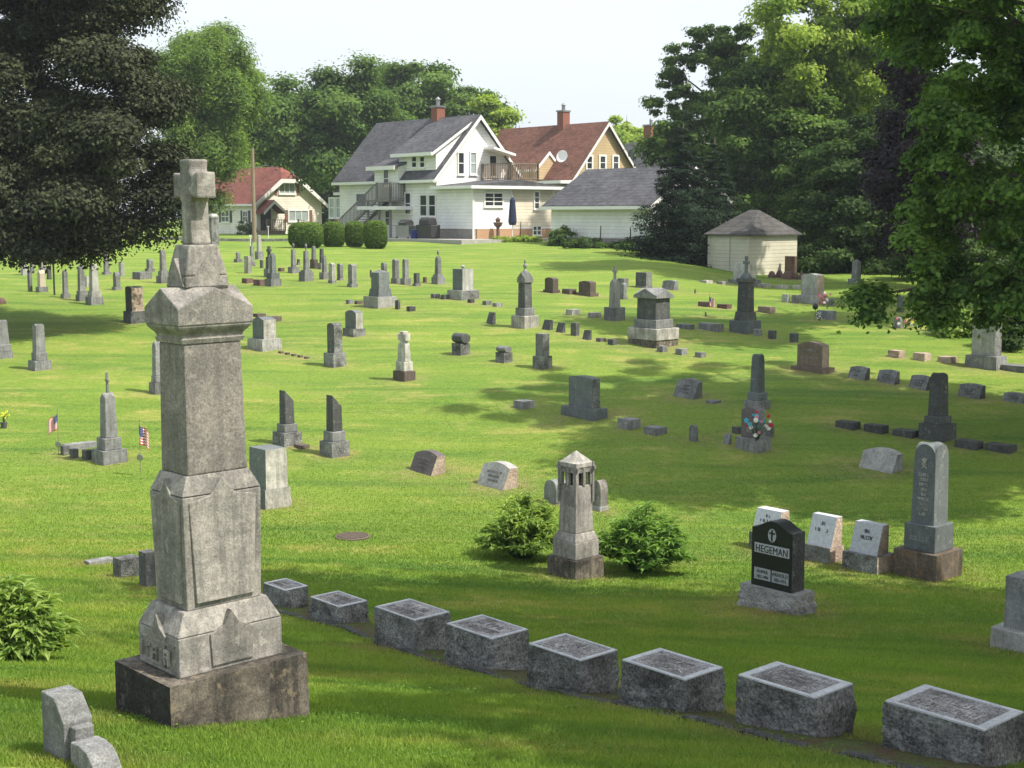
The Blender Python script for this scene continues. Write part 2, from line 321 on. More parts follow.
def block(w0, d0, w1, d1, z0, z1, top='flat', tf=0., n=None, rough=0., lean=0., seed=0, dress=True, mi=(0, 0, 0), sm=False, bat=0):
    fn = TOPS[top]; H = z1 - z0; th = H * tf; hs = H - th
    if n is None: n = 1 if top == 'flat' else (2 if top in ('pyr', 'gable', 'gable4', 'pent', 'gside') else 12)
    if rough > 0: n = max(n, 8)
    nz = 1 if rough <= 0 else max(4, int(n * .7))
    V = []; Fc = []; MI = []
    def xy(u, v, z, t):
        w = w0 + (w1 - w0) * t; d = d0 + (d1 - d0) * t; y = v * d / 2
        if lean: yf = -d / 2 + lean * (z - z0) * 1.0; yb = d / 2; y = yf + (v + 1) / 2 * (yb - yf)
        return u * w / 2, y
    idx = {}
    for i in range(n + 1):
        for j in range(n + 1):
            u = -1 + 2 * i / n; v = -1 + 2 * j / n; z = z0 + hs + th * fn(u, v); x, y = xy(u, v, z, min(1, (z - z0) / max(H, 1e-6)) if lean else 1)
            idx[i, j] = len(V); V.append([x, y, z])
    for i in range(n):
        for j in range(n): Fc.append((idx[i, j], idx[i + 1, j], idx[i + 1, j + 1], idx[i, j + 1])); MI.append(mi[2])
    per = [(i, 0) for i in range(n)] + [(n, j) for j in range(n)] + [(i, n) for i in range(n, 0, -1)] + [(0, j) for j in range(n, 0, -1)]
    prev = [idx[p] for p in per]; L = len(per)
    sd = [0 if p[1] == 0 and p[0] < n else 1 for p in per]
    for k in range(1, nz + 1):
        t = 1 - k / nz; ring = []
        for (i, j) in per:
            u = -1 + 2 * i / n; v = -1 + 2 * j / n; zt = V[idx[i, j]][2]; z = z0 + (zt - z0) * t; x, y = xy(u, v, z, t * (1 if not lean else (zt - z0) / H))
            if rough > 0:
                s = 1. / max(.05, min(w0, d0, H) * .42); q = Vector((x * s, y * s, z * s)) + Vector((seed * 3.7, seed, 0))
                f = noise.noise(q) * .9 + noise.noise(q * 2.3) * .5 + noise.noise(q * 5.1) * .3; f = f + .5 * abs(noise.noise(q * 1.3 + Vector((3, 1, 8)))); a = rough * (.15 + f) * min(1, k / nz * 3) * (1 if k < nz or True else 0)
                front = (j == 0)
                if not (mi[0] != mi[1] and front):
                    if abs(u) > .999: x += math.copysign(a, u)
                    if abs(v) > .999: y += math.copysign(a, v)
                z += rough * .5 * noise.noise(q * 1.7 + Vector((9, 9, 9))) * (1 if k < nz else 0)
            ring.append(len(V)); V.append([x, y, z])
        for a in range(L):
            b = (a + 1) % L; Fc.append((prev[a], ring[a], ring[b], prev[b])); MI.append(mi[0] if sd[a] == 0 else mi[1])
        prev = ring
    Fc.append(tuple(prev)[::-1]); MI.append(mi[1])
    mb = MB(); mb.v = [tuple(p) for p in V]; mb.f = Fc; mb.m = MI; mb.smooth = sm; return mb
def cross_mb(W, H, T_, z0, arm=.62, aw=.3, flare=0.06):
    """standing cross: full width W, height H, thickness T_"""
    a = W * aw / 2; w = W / 2; zc = z0 + H * arm; e = W * flare
    pts = [(-a - e, z0), (a + e, z0), (a, zc - a), (w, zc - a - e), (w, zc + a + e), (a, zc + a), (a + e, z0 + H), (-a - e, z0 + H), (-a, zc + a), (-w, zc + a + e), (-w, zc - a - e), (-a, zc - a)]
    mb = MB(); mb.prism(pts, 'y', -T_ / 2, T_ / 2); return mb
URN = [(.30, 0), (.34, .05), (.16, .12), (.14, .2), (.36, .34), (.5, .52), (.46, .66), (.3, .72), (.33, .76), (.2, .84), (.1, .92), (.02, 1)]
BALL = [(.22, 0), (.14, .15), (.12, .3), (.3, .42), (.42, .6), (.4, .76), (.22, .93), (.03, 1)]
SPIRE = [(.5, 0), (.4, .1), (.16, .22), (.14, .34), (.34, .42), (.36, .56), (.16, .66), (.12, .75), (.2, .84), (.12, .94), (.02, 1)]
CNT = 0; STONES = []
def stone(name, label, cx, by, mat, tiers, r=1.0, th=TH, group=None, cat='headstone', tilt=0.):
    """tiers from the ground up: (part, y_top, width, opts)"""
    global CNT; CNT += 1
    P0 = ground_hit(cx, by); phi = math.atan((cx - 512) / F); te = th - phi
    k = 1 / (math.cos(te) + r * abs(math.sin(te)))
    D0 = P0.y
    wpx = lambda W, D, kk: W * D / F * (ray(cx, by)[1] ** -1) * kk
    w = wpx(tiers[0][2], D0, k)
    hd = lambda w_, d_: (w_ * math.sin(te) + d_ * math.cos(te)) / 2
    for _ in range(3):
        Dc = D0 + hd(w, w * r); w = wpx(tiers[0][2], Dc, k)
    c = at(cx, by, Dc); x = (cx - 512) / F * Dc / ray(cx, by)[1]; root_loc = Vector((x, Dc, P0.z))
    parts = []; z = 0.; ypx = by; STONES.append((root_loc.x, root_loc.y, max(.35, w * .85)))
    single = len(tiers) == 1
    root = None if single else empty(name, root_loc, -th)
    for i, t in enumerate(tiers):
        part, yt, W = t[0], t[1], t[2]; o = t[3] if len(t) > 3 else {}
        rr = o.get('r', r); kk = 1 / (math.cos(te) + rr * abs(math.sin(te)))
        top = o.get('top', 'flat'); w0 = wpx(W, Dc, kk); w1 = wpx(o.get('W1', W), Dc, kk); d0, d1 = w0 * rr, w1 * rr
        if i == len(tiers) - 1:
            off = 0 if (top != 'flat' or 'shape' in o) else hd(w1, d1)
            if top in ('round', 'arc', 'serp', 'gable', 'rag', 'chamR'): off = 0
        else: nt_ = tiers[i + 1]; ro = (nt_[3] if len(nt_) > 3 else {}).get('r', r); kn = 1 / (math.cos(te) + ro * abs(math.sin(te))); wn = wpx(nt_[2], Dc, kn); off = -hd(wn, wn * ro)
        if 'front' in o: off = -hd(w1, d1)
        z1 = zat(cx, yt, Dc + off) - P0.z
        if z1 < z + .015: z1 = z + .03
        zb = z if i else -.22
        mat_ = o.get('mat', mat); sh = o.get('shape')
        bev = o.get('bev', .012 if D0 < 26 and not o.get('rough') else (.015 if D0 < 45 and not o.get('rough') else 0))
        if sh == 'cross': mb = cross_mb(w0, z1 - z, w0 * o.get('t', .35), z - .01, o.get('arm', .62), o.get('aw', .32))
        elif sh in ('urn', 'ball', 'spire'):
            pr = {'urn': URN, 'ball': BALL, 'spire': SPIRE}[sh]; mb = MB(); mb.lathe([(a * w0, z - .01 + b * (z1 - z + .01)) for a, b in pr]); mb.smooth = True
        elif sh == 'roll':
            mb = MB(); rr_ = (z1 - z) / 2; pts = []
            for q in range(14): a = 2 * math.pi * q / 14; pts.append((math.cos(a) * d0 * .5, z + rr_ + math.sin(a) * rr_))
            mb.prism(pts, 'x', -w0 / 2, w0 / 2)
        else:
            rg = o.get('rough', 0) * w0
            if 'lean' in o:
                zb = z - (.05 if i == 0 else 0); o = dict(o); o['lean'] = min(o['lean'], .8 * d0 / (z1 - zb))
            mb = block(w0, d0, w1, d1, zb, z1, top, o.get('tf', .35 if top != 'flat' else 0) if i else o.get('tf', .35 if top != 'flat' else 0) * (z1 / (z1 - zb)), o.get('n'), rg, o.get('lean', 0), CNT + i, mi=(0, 1, 0) if 'side' in o else (0, 0, 0), sm=False)
        if top in ('round', 'arc', 'serp', 'arch4', 'rag') and 'bev' not in o: bev = 0
        ms = [mat_, o['side']] if 'side' in o else [mat_]
        if single: ob = mb.build(name, ms, None, root_loc, -th, bev); root = ob
        else: ob = mb.build(part, ms, root, bevel=bev)
        parts.append((ob, w0, d0, zb if (i == 0 and not sh) else z, z1, o)); z = z1
    if tilt: root.rotation_euler.y = tilt
    tag(root, label, cat, group)
    return root, parts
def glyphs(name, parent, w, h, rows, x0, y, z0, mat, lean=0., face='front', depth=.004, seed=1, hs=None, fill=.75, half=0.):
    """rows of worn, unreadable raised lettering on a stone's face"""
    rnd = random.Random(seed); mb = MB(); rh = h / rows
    for ri in range(rows):
        wf = (hs[ri % len(hs)] if hs else rnd.uniform(.55, 1)) * w; ch = rh * .62; cw = ch * .62; n = max(2, int(wf / (cw * 1.25))); xs = x0 - n * cw * 1.25 / 2; zc = z0 + h - (ri + .8) * rh
        for q in range(n):
            if rnd.random() > fill + .2: continue
            a = xs + q * cw * 1.25; st = cw * .24
            segs = [(a, a + st, 0, ch)] if rnd.random() < .8 else []
            if rnd.random() < .6: segs.append((a + cw - st, a + cw, 0, ch))
            for zz in (0, .45, .82):
                if rnd.random() < .5: segs.append((a + st, a + cw - st if len(segs) > 1 else a + cw, zz * ch, zz * ch + ch * .17))
            for (xa, xb, za, zb) in segs:
                if face == 'front': mb.box(xa, xb, y + lean * (zc + za) - depth, y + lean * (zc + za) + .004, zc + za, zc + zb)
                else: mb.box(xa, xb, zc + za, zc + zb, y - .003, y + depth)
    if mb.v: return mb.build(name, mat, parent)
# shorthand recipes -------------------------------------------------
def S_block(label, x0, x1, yt, yb, mat='gran', r=.6, group=None, name='grave_marker', top='flat', tf=0, rough=.03, cat='grave marker', **kw):
    return stone(name, label, (x0 + x1) / 2, yb, mat, [('block', yt, x1 - x0, dict(top=top, tf=tf, rough=rough, n=5 if rough else None, **kw))], r, group=group, cat=cat)
def S_slant(label, x0, x1, yt, yb, mat='gran', r=.5, top='arc', tf=.15, lean=.55, side=None, group=None, base=None, txt=3, cat='slant marker', tcol='faint'):
    o = dict(top=top, tf=tf, lean=lean, rough=.0, n=8, bev=0)
    if side: o['side'] = side
    rt, ps = stone('slant_marker', label, (x0 + x1) / 2, yb, mat, [('tablet', yt, x1 - x0, o)], r, group=group, cat=cat)
    ob, w0, d0, z0, z1, o = ps[0]; lean = o['lean']
    if txt: glyphs('inscription', rt, w0 * .62, z1 * .5, txt, 0, -d0 / 2 - lean * z0, z1 * .22, tcol, lean, seed=int(x0), depth=.003)
    return rt
def S_tab(label, base, tab, mat='gran', top='round', tf=.18, r=.42, rb=None, mb='gran', side=None, rough=0, group=None, name='headstone', brough=.02, cat='headstone'):
    """base=(x0,x1,ytop,ybot) tab=(x0,x1,ytop)"""
    o = dict(top=top, tf=tf, r=r, rough=rough)
    if side: o['side'] = side
    return stone(name, label, (base[0] + base[1]) / 2, base[3], mat, [('base', base[2], base[1] - base[0], dict(mat=mb, rough=brough, n=6 if brough else None)), ('tablet', tab[2], tab[1] - tab[0], o)], rb or r * 1.15, group=group, cat=cat)
def S_ob(label, base, plinth, shaft, mat='gran', top='gable4', tf=.12, bm='gran', pm=None, fin=None, W1=None, name='obelisk', group=None, cat='monument', r=1., cap=None):
    """base=(x0,x1,ytop,ybot), plinth=(x0,x1,ytop), shaft=(x0,x1,ytop); fin=(shape,width,ytop)"""
    t = [('base', base[2], base[1] - base[0], dict(mat=bm, rough=.015, n=6))]
    if plinth: t.append(('plinth', plinth[2], plinth[1] - plinth[0], dict(mat=pm or mat, top='pyr', tf=.25) if 0 else dict(mat=pm or mat)))
    w = shaft[1] - shaft[0]; t.append(('shaft', shaft[2], w, dict(top=top, tf=tf, W1=(W1 or w * .86))))
    if cap: t.append(('cap', cap[2], cap[1] - cap[0], dict(top=cap[3] if len(cap) > 3 else 'gable4', tf=.6, mat=cap[4] if len(cap) > 4 else mat)))
    if fin: t.append((fin[3] if len(fin) > 3 else ('cross' if fin[0] == 'cross' else 'finial'), fin[2], fin[1], dict(shape=fin[0], t=.4)))
    return stone(name, label, (base[0] + base[1]) / 2, base[3], mat, t, r, group=group, cat=cat)
# ================================================================== the graves
# --- the large cross monument on the left (built in metres)
def big_monument():
    P0 = ground_hit(171, 731); P0.z = zat(171, 731, P0.y); th = TH
    fs = P0.y / F / ray(171, 731)[1]
    W = .80; s, c = math.sin(th), math.cos(th)
    ctr = P0 - Vector((c, -s, 0)) * 0 + Vector((0, 0, 0))
    # nearest corner is local (+W/2 ... ) : its two visible faces meet at px 171
    X = Vector((c, -s, 0)); Y = Vector((s, c, 0)); WX, WY = .66, .90
    ctr = P0 - X * (WX / 2) + Y * (WY / 2)
    root = empty('cross_monument', ctr, -th); tag(root, 'tall weathered stone monument topped by a cross, largest and nearest on the left', 'monument')
    ratio = WY / WX
    def hz(py, hw, hd, px=182):   # height of a front corner whose half sizes are hw, hd
        D = (ctr + X * hw - Y * hd).y; return zat(px, py, D) - P0.z
    def blk(part, hw, hd, py0, py1, mat, hw1=None, hd1=None, **k):
        z0 = hz(py0, hw, hd) if isinstance(py0, (int,)) else py0; z1 = hz(py1, hw1 or hw, hd1 or hd) if isinstance(py1, int) else py1
        return z0, z1
    b = lambda *a, **k: block(*a, **k)
    z_a = hz(688, .33, .45)
    block(.66, .90, .655, .89, -.3, z_a, n=14, rough=.009, seed=3, mi=(1, 0, 0)).build('base', ['grime', 'blackened'], root)
    # plinth with gabled panels and lettered face
    z_b = hz(640, .235, .335); z_c = hz(613, .19, .27)
    pl = MB(); pl.box(-.237, .237, -.335, .335, z_a, z_b)
    pl.box(-.237, .237, -.335, .335, z_b + .004, z_c, .05, .065)
    p = pl.build('plinth', 'lime', root, bevel=.006)
    for sgn, ax in ((-1, 'y'), (1, 'x')):
        g = MB()   # gable shaped shields on the slopes
        if ax == 'y': g.prism([(-.09, z_a + .03), (.09, z_a + .03), (.10, z_b - .01), (.035, z_b + .03), (0, z_c - .02), (-.035, z_b + .03), (-.10, z_b - .01)], 'y', -.347, -.30)
        else: g.prism([(-.13, z_a + .03), (.13, z_a + .03), (.14, z_b - .01), (.05, z_b + .03), (0, z_c - .02), (-.05, z_b + .03), (-.14, z_b - .01)], 'x', .20, .249)
        g.build('shield', 'lime', root, bevel=.004)
    fr = MB(); zt = z_b - .055; zl = z_a + .03
    fr.box(-.2, .2, -.349, -.333, zl - .012, zl); fr.box(-.2, .2, -.349, -.333, zt, zt + .01)
    fr.build('name_border', 'lime', root)
    glyphs('inscription', root, .36, zt - zl, 1, 0, -.348, zl, 'lime', depth=.012, seed=5, hs=[1], fill=1)
    # lower die with gabled head panel
    z_d = hz(500, .20, .285); z_e = hz(478, .165, .24)
    ld = MB(); ld.box(-.178, .178, -.24, .24, z_c, z_d, -.012, -.012)
    ld.box(-.190, .190, -.252, .252, z_d + .005, z_e, .035, .05)
    ld.build('lower_die', 'lime', root, bevel=.006)
    zz = z_c + .035
    sh = MB(); sh.prism([(-.14, zz), (.14, zz), (.165, z_d - .03), (.06, z_d - .005), (0, z_e - .02), (-.06, z_d - .005), (-.165, z_d - .03)], 'y', -.259, -.22); sh.build('shield', 'lime', root, bevel=.005)
    sh = MB(); sh.prism([(-.185, zz), (.185, zz), (.215, z_d - .03), (.08, z_d - .005), (0, z_e - .02), (-.08, z_d - .005), (-.215, z_d - .03)], 'x', .16, .197); sh.build('shield', 'lime', root, bevel=.005)
    # shaft
    z_f = hz(345, .155, .225)
    block(.305, .385, .288, .362, z_e, z_f, n=1).build('shaft', 'limed', root, bevel=.01)
    # cap: coved moulding and cross gables
    z_g = hz(328, .23, .32); z_h = hz(314, .22, .31)
    cap = MB(); n0 = (.165, .235)
    lv = [(z_f, .150, .190), (z_f + .025, .158, .198), (z_f + .03, .148, .188), (z_f + .05, .152, .195), (z_g - .02, .180, .224), (z_g - .01, .186, .230), (z_g, .188, .232)]
    for (za, wa, da), (zb, wb, db) in zip(lv[:-1], lv[1:]): cap.box(-wa, wa, -da, da, za, zb, -(wb - wa), -(db - da))
    cap.build('cornice', 'lime', root)
    z0 = z_g + .001; z1 = z0 + .205
    m = block(.385, .475, .385, .475, z0, z1, 'gable4', .55, n=2); m.build('gabled_cap', 'lime', root, bevel=.006)
    # neck and pyramid block
    z_i = z0 + .085; z_j = hz(286, .14, .19, 190); z_k = hz(245, .09, .11, 190)
    block(.2, .27, .2, .27, z0 + .02, z_j - .02, n=1).build('neck', 'lime', root)
    m = MB(); m.box(-.110, .110, -.140, .140, z_j - .02, z_j + .05, .004, .006); m.box(-.106, .106, -.134, .134, z_j + .05, z_k, .022, .044); m.build('pedestal', 'lime', root, bevel=.01)
    m = MB()
    m.prism([(-.1, z_j - .01), (.1, z_j - .01), (0, z_j + .15)], 'y', -.145, -.07); m.build('gable', 'lime', root, bevel=.004); m = MB(); m.prism([(-.125, z_j - .01), (.125, z_j - .01), (0, z_j + .15)], 'x', .06, .1145); m.build('gable', 'lime', root, bevel=.004)
    z_l = hz(159, .05, .05, 194); z_top = z_l
    Hc = z_top - z_k
    z_m = z_k + Hc * .56; z_n = z_k + Hc * .86
    m = MB(); a = .075
    m.prism([(-.075, z_k), (.075, z_k), (.058, z_k + .08), (.055, z_m - .03), (.075, z_m), (.15, z_m - .01), (.15, z_n), (.08, z_n - .03), (.055, z_n + .01), (.066, z_top), (-.066, z_top), (-.055, z_n + .01), (-.08, z_n - .03), (-.15, z_n), (-.15, z_m - .01), (-.075, z_m), (-.055, z_m - .03), (-.058, z_k + .08)], 'y', -.06, .06)
    m.v = [(x_ * .9, y_, z_) for (x_, y_, z_) in m.v]; root.rotation_euler = (Matrix.Rotation(R(-.55), 3, 'Y') @ Matrix.Rotation(-th, 3, 'Z')).to_euler()
    m.build('cross', 'lime', root, bevel=.012)
big_monument()
# --- twin tablet stone at the lower left corner
def corner_stone():
    th = TH; P0 = at(88, 800, 6.5); P0.z = gzf(P0.x, P0.y); root = empty('headstone', P0, -th); tag(root, 'grey stone with a chamfered tablet and lower rounded wing, bottom left corner', 'headstone')
    X = Vector((math.cos(th), -math.sin(th), 0))
    zt = zat(60, 705, P0.y) - P0.z; z2 = zat(110, 746, P0.y - .1) - P0.z
    m = MB(); m.prism([(-.34, -.3), (-.09, -.3), (-.09, zt - .10), (-.19, zt), (-.34, zt)], 'y', -.07, .08); m.build('tablet', 'gran', root, bevel=.008)
    m = MB(); m.box(-.088, -.03, -.04, .06, zt - .2, zt - .12, 0, 0); m.build('moulding', 'gran', root, bevel=.006)
    pts = [(-.025, -.3), (.25, -.3), (.25, z2 - .12), (.21, z2 - .055), (.15, z2 - .012), (.07, z2), (-.025, z2 - .008)]
    m = MB(); m.prism(pts, 'y', -.07, .07); m.build('wing', 'gran', root, bevel=.008)
corner_stone()
# --- the curved row of eight rock-faced blocks
B8 = [(286, 609, 578.5, 44, .30, 'smallest and farthest block, half behind the cross monument'), (339, 625, 591, 57, .3, 'second block from the far left end'), (412.5, 653, 599, 75, .4, 'third block from the far end, left of centre'),
      (487, 672, 615, 82, .42, 'fourth block, with its lower edge broken away'), (572.5, 696, 634, 89, .44, 'fifth block, under the shrubs in the middle'), (671.5, 715, 649, 101, .46, 'sixth block, between the middle and the dark polished stone'),
      (793.5, 739, 663, 113, .48, 'seventh block, with a broad pale top border'), (951, 768, 687, 133, .5, 'eighth block, largest and nearest at the bottom right')]
for i, (cx, yb, yt, W, hh, lb) in enumerate(B8):
    rt, ps = stone('grave_block', 'rock-faced grey granite ' + lb, cx, yb + 1, 'rock', [('block', yt, W, dict(rough=.045, n=32 if i > 2 else 18))], .68, group='row of rock-faced grave blocks', cat='grave marker')
    ob, w0, d0, z0, z1, o = ps[0]; bw = .035 if i < 5 else (.05 if i == 5 else .06)
    m = MB(); w, d = w0 / 2 - .002, d0 / 2 - .002
    for (a, b_, c_, d_) in ((-w, w, -d, -d + bw * .6), (-w, w, d - bw * .6, d), (-w, -w + bw, -d + bw * .6, d - bw * .6), (w - bw, w, -d + bw * .6, d - bw * .6)): m.box(a, b_, c_, d_, z1 - .004, z1 + .009, .002, .002)
    m.build('border', 'border', rt)
    pn = block(2 * (w - bw), 2 * (d - bw * .6), 2 * (w - bw), 2 * (d - bw * .6), z1 - .006, z1 + .006, 'rag', .5, n=16, seed=i); pn.build('panel', 'pick', rt)
    glyphs('inscription', rt, 2 * (w - bw) * .86, 2 * (d - bw) * .8, 2 if i != 6 else 3, 0, z1 + .002, -(d - bw) * .85, 'worn', face='top', depth=.007, seed=30 + i, hs=[.8, 1, .7], fill=.8)
# kerb slabs + bare soil beneath the row
rowp = [ground_hit(px, py) for px, py in ((262, 606), (300, 616), (352, 629), (415, 653), (490, 674), (585, 698), (690, 719), (805, 745), (930, 772), (1060, 800))]
def along(pts, n):
    out = []
    for i in range(len(pts) - 1):
        for k in range(n): out.append(pts[i].lerp(pts[i + 1], k / n))
    return out + [pts[-1]]
sp = along(rowp, 24); mb = MB(); rnd = random.Random(4)
for i, p in enumerate(sp):
    d = (sp[min(i + 1, len(sp) - 1)] - sp[max(i - 1, 0)]).normalized(); nrm = Vector((-d.y, d.x, 0)); nrm = nrm if nrm.y > 0 else -nrm
    wa = -.16 + .07 * noise.noise((i * .21, 0, 0)) + rnd.uniform(-.02, .02); wb = .45 + .08 * noise.noise((i * .23, 5, 0)) + rnd.uniform(-.02, .02)
    for q in range(4):
        s_ = wa + (wb - wa) * q / 3; x, y = p.x + nrm.x * s_, p.y + nrm.y * s_; mb.v.append((x, y, gzf(x, y) + .022 + (.012 * rnd.random() if 0 < q < 3 else -.012)))
for i in range(len(sp) - 1):
    for q in range(3): a = i * 4 + q; mb.f.append((a, a + 1, a + 5, a + 4)); mb.m.append(0)
m, nt = newmat('bare_mossy_soil'); T = NT(nt); tc = T.n('ShaderNodeTexCoord'); v = tc.outputs['Object']
col = T.mix(T.ramp(T.noise(v, 5, 6, .7), [(.4, (0,) * 3), (.6, (1,) * 3)]), (.085, .06, .04), (.07, .10, .03)); col = T.mix(1., col, T.ramp(T.noise(v, 60, 3, .7), [(.3, (.6,) * 3), (.7, (1.5,) * 3)]), 'MULTIPLY')
principled(T, col, .95, T.noise(v, 50, 4, .7), 1., .02, .1); M['soil'] = m
tag(mb.build('bare_soil', 'soil'), kind='structure')
mb = MB()
for i, p in enumerate(sp):
    d = (sp[min(i + 1, len(sp) - 1)] - sp[max(i - 1, 0)]).normalized(); nrm = Vector((-d.y, d.x, 0)); nrm = nrm if nrm.y > 0 else -nrm
    hh = .028 + .02 * noise.noise((i * .31, 2, 0)) + .03 * noise.noise((i * .09, 7, 0)); oo = -.135 + .015 * noise.noise((i * .4, 9, 0))
    for s_, z_ in ((oo, -.1), (oo, hh - .01), (oo + .012, hh), (oo + .075 + .03 * noise.noise((i * .6, 1, 4)), hh + .004), (oo + .12, -.1)):
        x, y = p.x + nrm.x * s_, p.y + nrm.y * s_; mb.v.append((x, y, gzf(x, y) + z_))
for i in range(len(sp) - 1):
    for q in range(4): a = i * 5 + q; mb.f.append((a, a + 1, a + 6, a + 5)); mb.m.append(0)
tag(mb.build('edging_strip', 'rockd'), 'thin weathered concrete edging running along the front of the rock-faced blocks', 'edging')
# --- dark polished stone
rt, ps = stone('headstone', 'black polished stone reading HEGEMAN with a cross in an oval, on a rough grey base', 776.5, 615.5, 'black', [('base', 593, 72, dict(mat='rockl', rough=.04, n=26, r=.44)), ('tablet', 520, 51.5, dict(r=.40, top='serp', tf=.13, n=14, side='rockd', rough=.01))], .44)
ob, w, d, z0, z1, o = ps[1]; H = z1 - z0; yf = -d / 2
m = MB(); m.box(-.43 * w, .43 * w, yf - .004, yf + .01, z0 + .50 * H, z0 + .645 * H); m.build('name_panel', 'panel', ob)
nl = text_mesh('name_lettering', 'HEGEMAN', .148 * H, 'black', ob, (0, yf - .006, z0 + .52 * H), (R(90), 0, 0), .003, 1.0); nl.scale.x = .78 * w / max(.01, nl.dimensions.x)
for sx, nm, yr in ((-1, 'ANNA', '1837-1904'), (1, 'ARNOLD', '1831-1914')):
    cx_ = sx * .22 * w; m = MB(); m.box(cx_ - .205 * w, cx_ + .205 * w, yf - .004, yf + .01, z0 + .10 * H, z0 + .275 * H); m.build('dates_panel', 'panel', ob)
    text_mesh('lettering', nm, .075 * H, 'black', ob, (cx_, yf - .005, z0 + .20 * H), (R(90), 0, 0), .003, .9)
    text_mesh('lettering', yr, .072 * H, 'black', ob, (cx_, yf - .005, z0 + .122 * H), (R(90), 0, 0), .003, .66)
m = MB(); m.prism([(math.cos(a) * .10 * w, z0 + .79 * H + math.sin(a) * .10 * H) for a in [k * math.pi / 10 for k in range(20)]], 'y', yf - .004, yf + .01); m.build('oval_emblem', 'panel', ob)
m = MB(); zc = z0 + .79 * H; m.box(-.018 * w, .018 * w, yf - .008, yf, zc - .085 * H, zc + .085 * H); m.box(-.07 * w, .07 * w, yf - .0085, yf, zc + .02 * H, zc + .045 * H); m.build('small_cross', 'black', ob)
# --- three pale slant markers on rough bases
for (c, yb, b1, wb, yt, wt, lb) in ((770, 553, 536, 42, 506, 36, 'leftmost of three, mostly hidden behind the black polished stone'), (823.5, 564.5, 548, 39, 512, 34, 'middle of three, just right of the black polished stone'), (868, 574.5, 556, 51, 519.5, 37.5, 'rightmost of three, beside the tall blue-grey obelisk')):
    rt, ps = stone('slant_headstone', 'pale slanted stone on rough base, ' + lb, c, yb, 'polish', [('base', b1, wb, dict(mat='rock', side='pink', rough=.02, n=10, r=.75)), ('tablet', yt, wt, dict(r=.62, side='pink', rough=.012, n=10, lean=.32, top='flat', bev=0))], .75, group='pale slant stones beside the obelisk')
    ob, w, d, z0, z1, o = ps[1]; glyphs('inscription', ob, w * .6, (z1 - z0) * .42, 2, 0, -d / 2 - o['lean'] * z0, z0 + (z1 - z0) * .42, 'ink', o['lean'], seed=int(c), hs=[.45, .95], depth=.003)
# --- blue-grey obelisk
rt, ps = stone('obelisk', 'tall blue-grey obelisk with arched top and carved text on a rust-stained base', 927, 582.5, 'slate', [('base', 554, 66, dict(mat='rust', rough=.008, n=12)), ('plinth', 526, 47.5, dict()), ('shaft', 443, 35, dict(top='arch4', tf=.19, n=18, W1=32.5))], 1., cat='monument')
ob, w, d, z0, z1, o = ps[2]; H = z1 - z0
tp = w * .036 / H
glyphs('inscription', ob, w * .62, H * .55, 9, 0, -d / 2 - .002 - tp * z0, z0 + H * .1, 'marb', tp * 1., seed=9, depth=.007, fill=1)
m = MB(); zc = z0 + H * .76; y_ = -d / 2 + tp * (zc - z0)
for a in (-30, 0, 30): 
    m.tube((0, y_ - .004, zc), (math.sin(R(a)) * .07, y_ - .004, zc + math.cos(R(a)) * .08), .008, .016, 6)
for a in (-40, 40): m.tube((-math.sin(R(a)) * .06, y_ - .004, zc - .07), (math.sin(R(a)) * .06, y_ - .004, zc + .0), .009, .009, 6)
m.build('wheat_emblem', 'marb', ob)
ob, w, d, z0, z1, o = ps[1]; m = MB(); m.box(-w * .36, w * .36, -d / 2 - .006, -d / 2 + .01, z0 + (z1 - z0) * .32, z0 + (z1 - z0) * .62); m.build('name_panel', 'slate', ob)
glyphs('name_lettering', ob, w * .66, (z1 - z0) * .26, 1, 0, -d / 2 - .006, z0 + (z1 - z0) * .34, 'raised', seed=3, hs=[1], depth=.005, fill=1)
# --- stone at the right edge
rt, ps = stone('headstone', 'plain grey stone with stained top, cut by the right edge of the view', 1027, 656, 'gran', [('base', 634, 71, dict(mat='lgran')), ('tablet', 571, 46, dict(top='flat', rough=.006, n=10, r=.8))], .9)
# --- lantern monument between the peonies
rt, ps = stone('lantern_monument', 'narrow grey monument with an open lantern head of small crosses between two peony bushes', 575.5, 580.5, 'lime', [('base', 561, 56, dict(mat='grime', rough=.01, n=10)), ('plinth', 544, 46.5, dict()), ('plinth_slope', 534.5, 46, dict(W1=37)), ('shaft', 481, 35, dict(W1=31))], 1., cat='monument')
ob, w, d, z0, z1, o = ps[3]; w = w * 31 / 35; Dn = rt.location.y
zt = zat(573, 466, Dn) - rt.location.z; zp = zat(573, 450, Dn) - rt.location.z
lan = MB(); h = w / 2 * .93; cw = w * .15
for sx in (-1, 1):
    for sy in (-1, 1): lan.box(sx * h - cw * .5 - (cw * .25), sx * h + cw * .5 - sx * 0 + 0, sy * h - cw * .6, sy * h + cw * .6, z1, zt)
for s_ in (-1, 1): lan.box(-cw / 2, cw / 2, s_ * h - cw * .5, s_ * h + cw * .5, z1, zt); lan.box(s_ * h - cw * .5, s_ * h + cw * .5, -cw / 2, cw / 2, z1, zt)
hm = zt - (zt - z1) * .28
lan.box(-h + .01, h - .01, -h - cw * .3, -h + cw * .3, hm, zt); lan.box(-h + .01, h - .01, h - cw * .3, h + cw * .3, hm, zt); lan.box(-h - cw * .3, -h + cw * .3, -h + .02, h - .02, hm, zt + .001); lan.box(h - cw * .3, h + cw * .3, -h + .02, h - .02, hm, zt + .001)
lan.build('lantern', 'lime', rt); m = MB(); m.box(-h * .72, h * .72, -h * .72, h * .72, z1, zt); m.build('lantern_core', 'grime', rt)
block(w * 1.1, w * 1.1, w * 1.1, w * 1.1, zt + .002, zp, 'pyr', .72, n=2).build('cap', 'marb', rt, bevel=.006)
cm = MB()
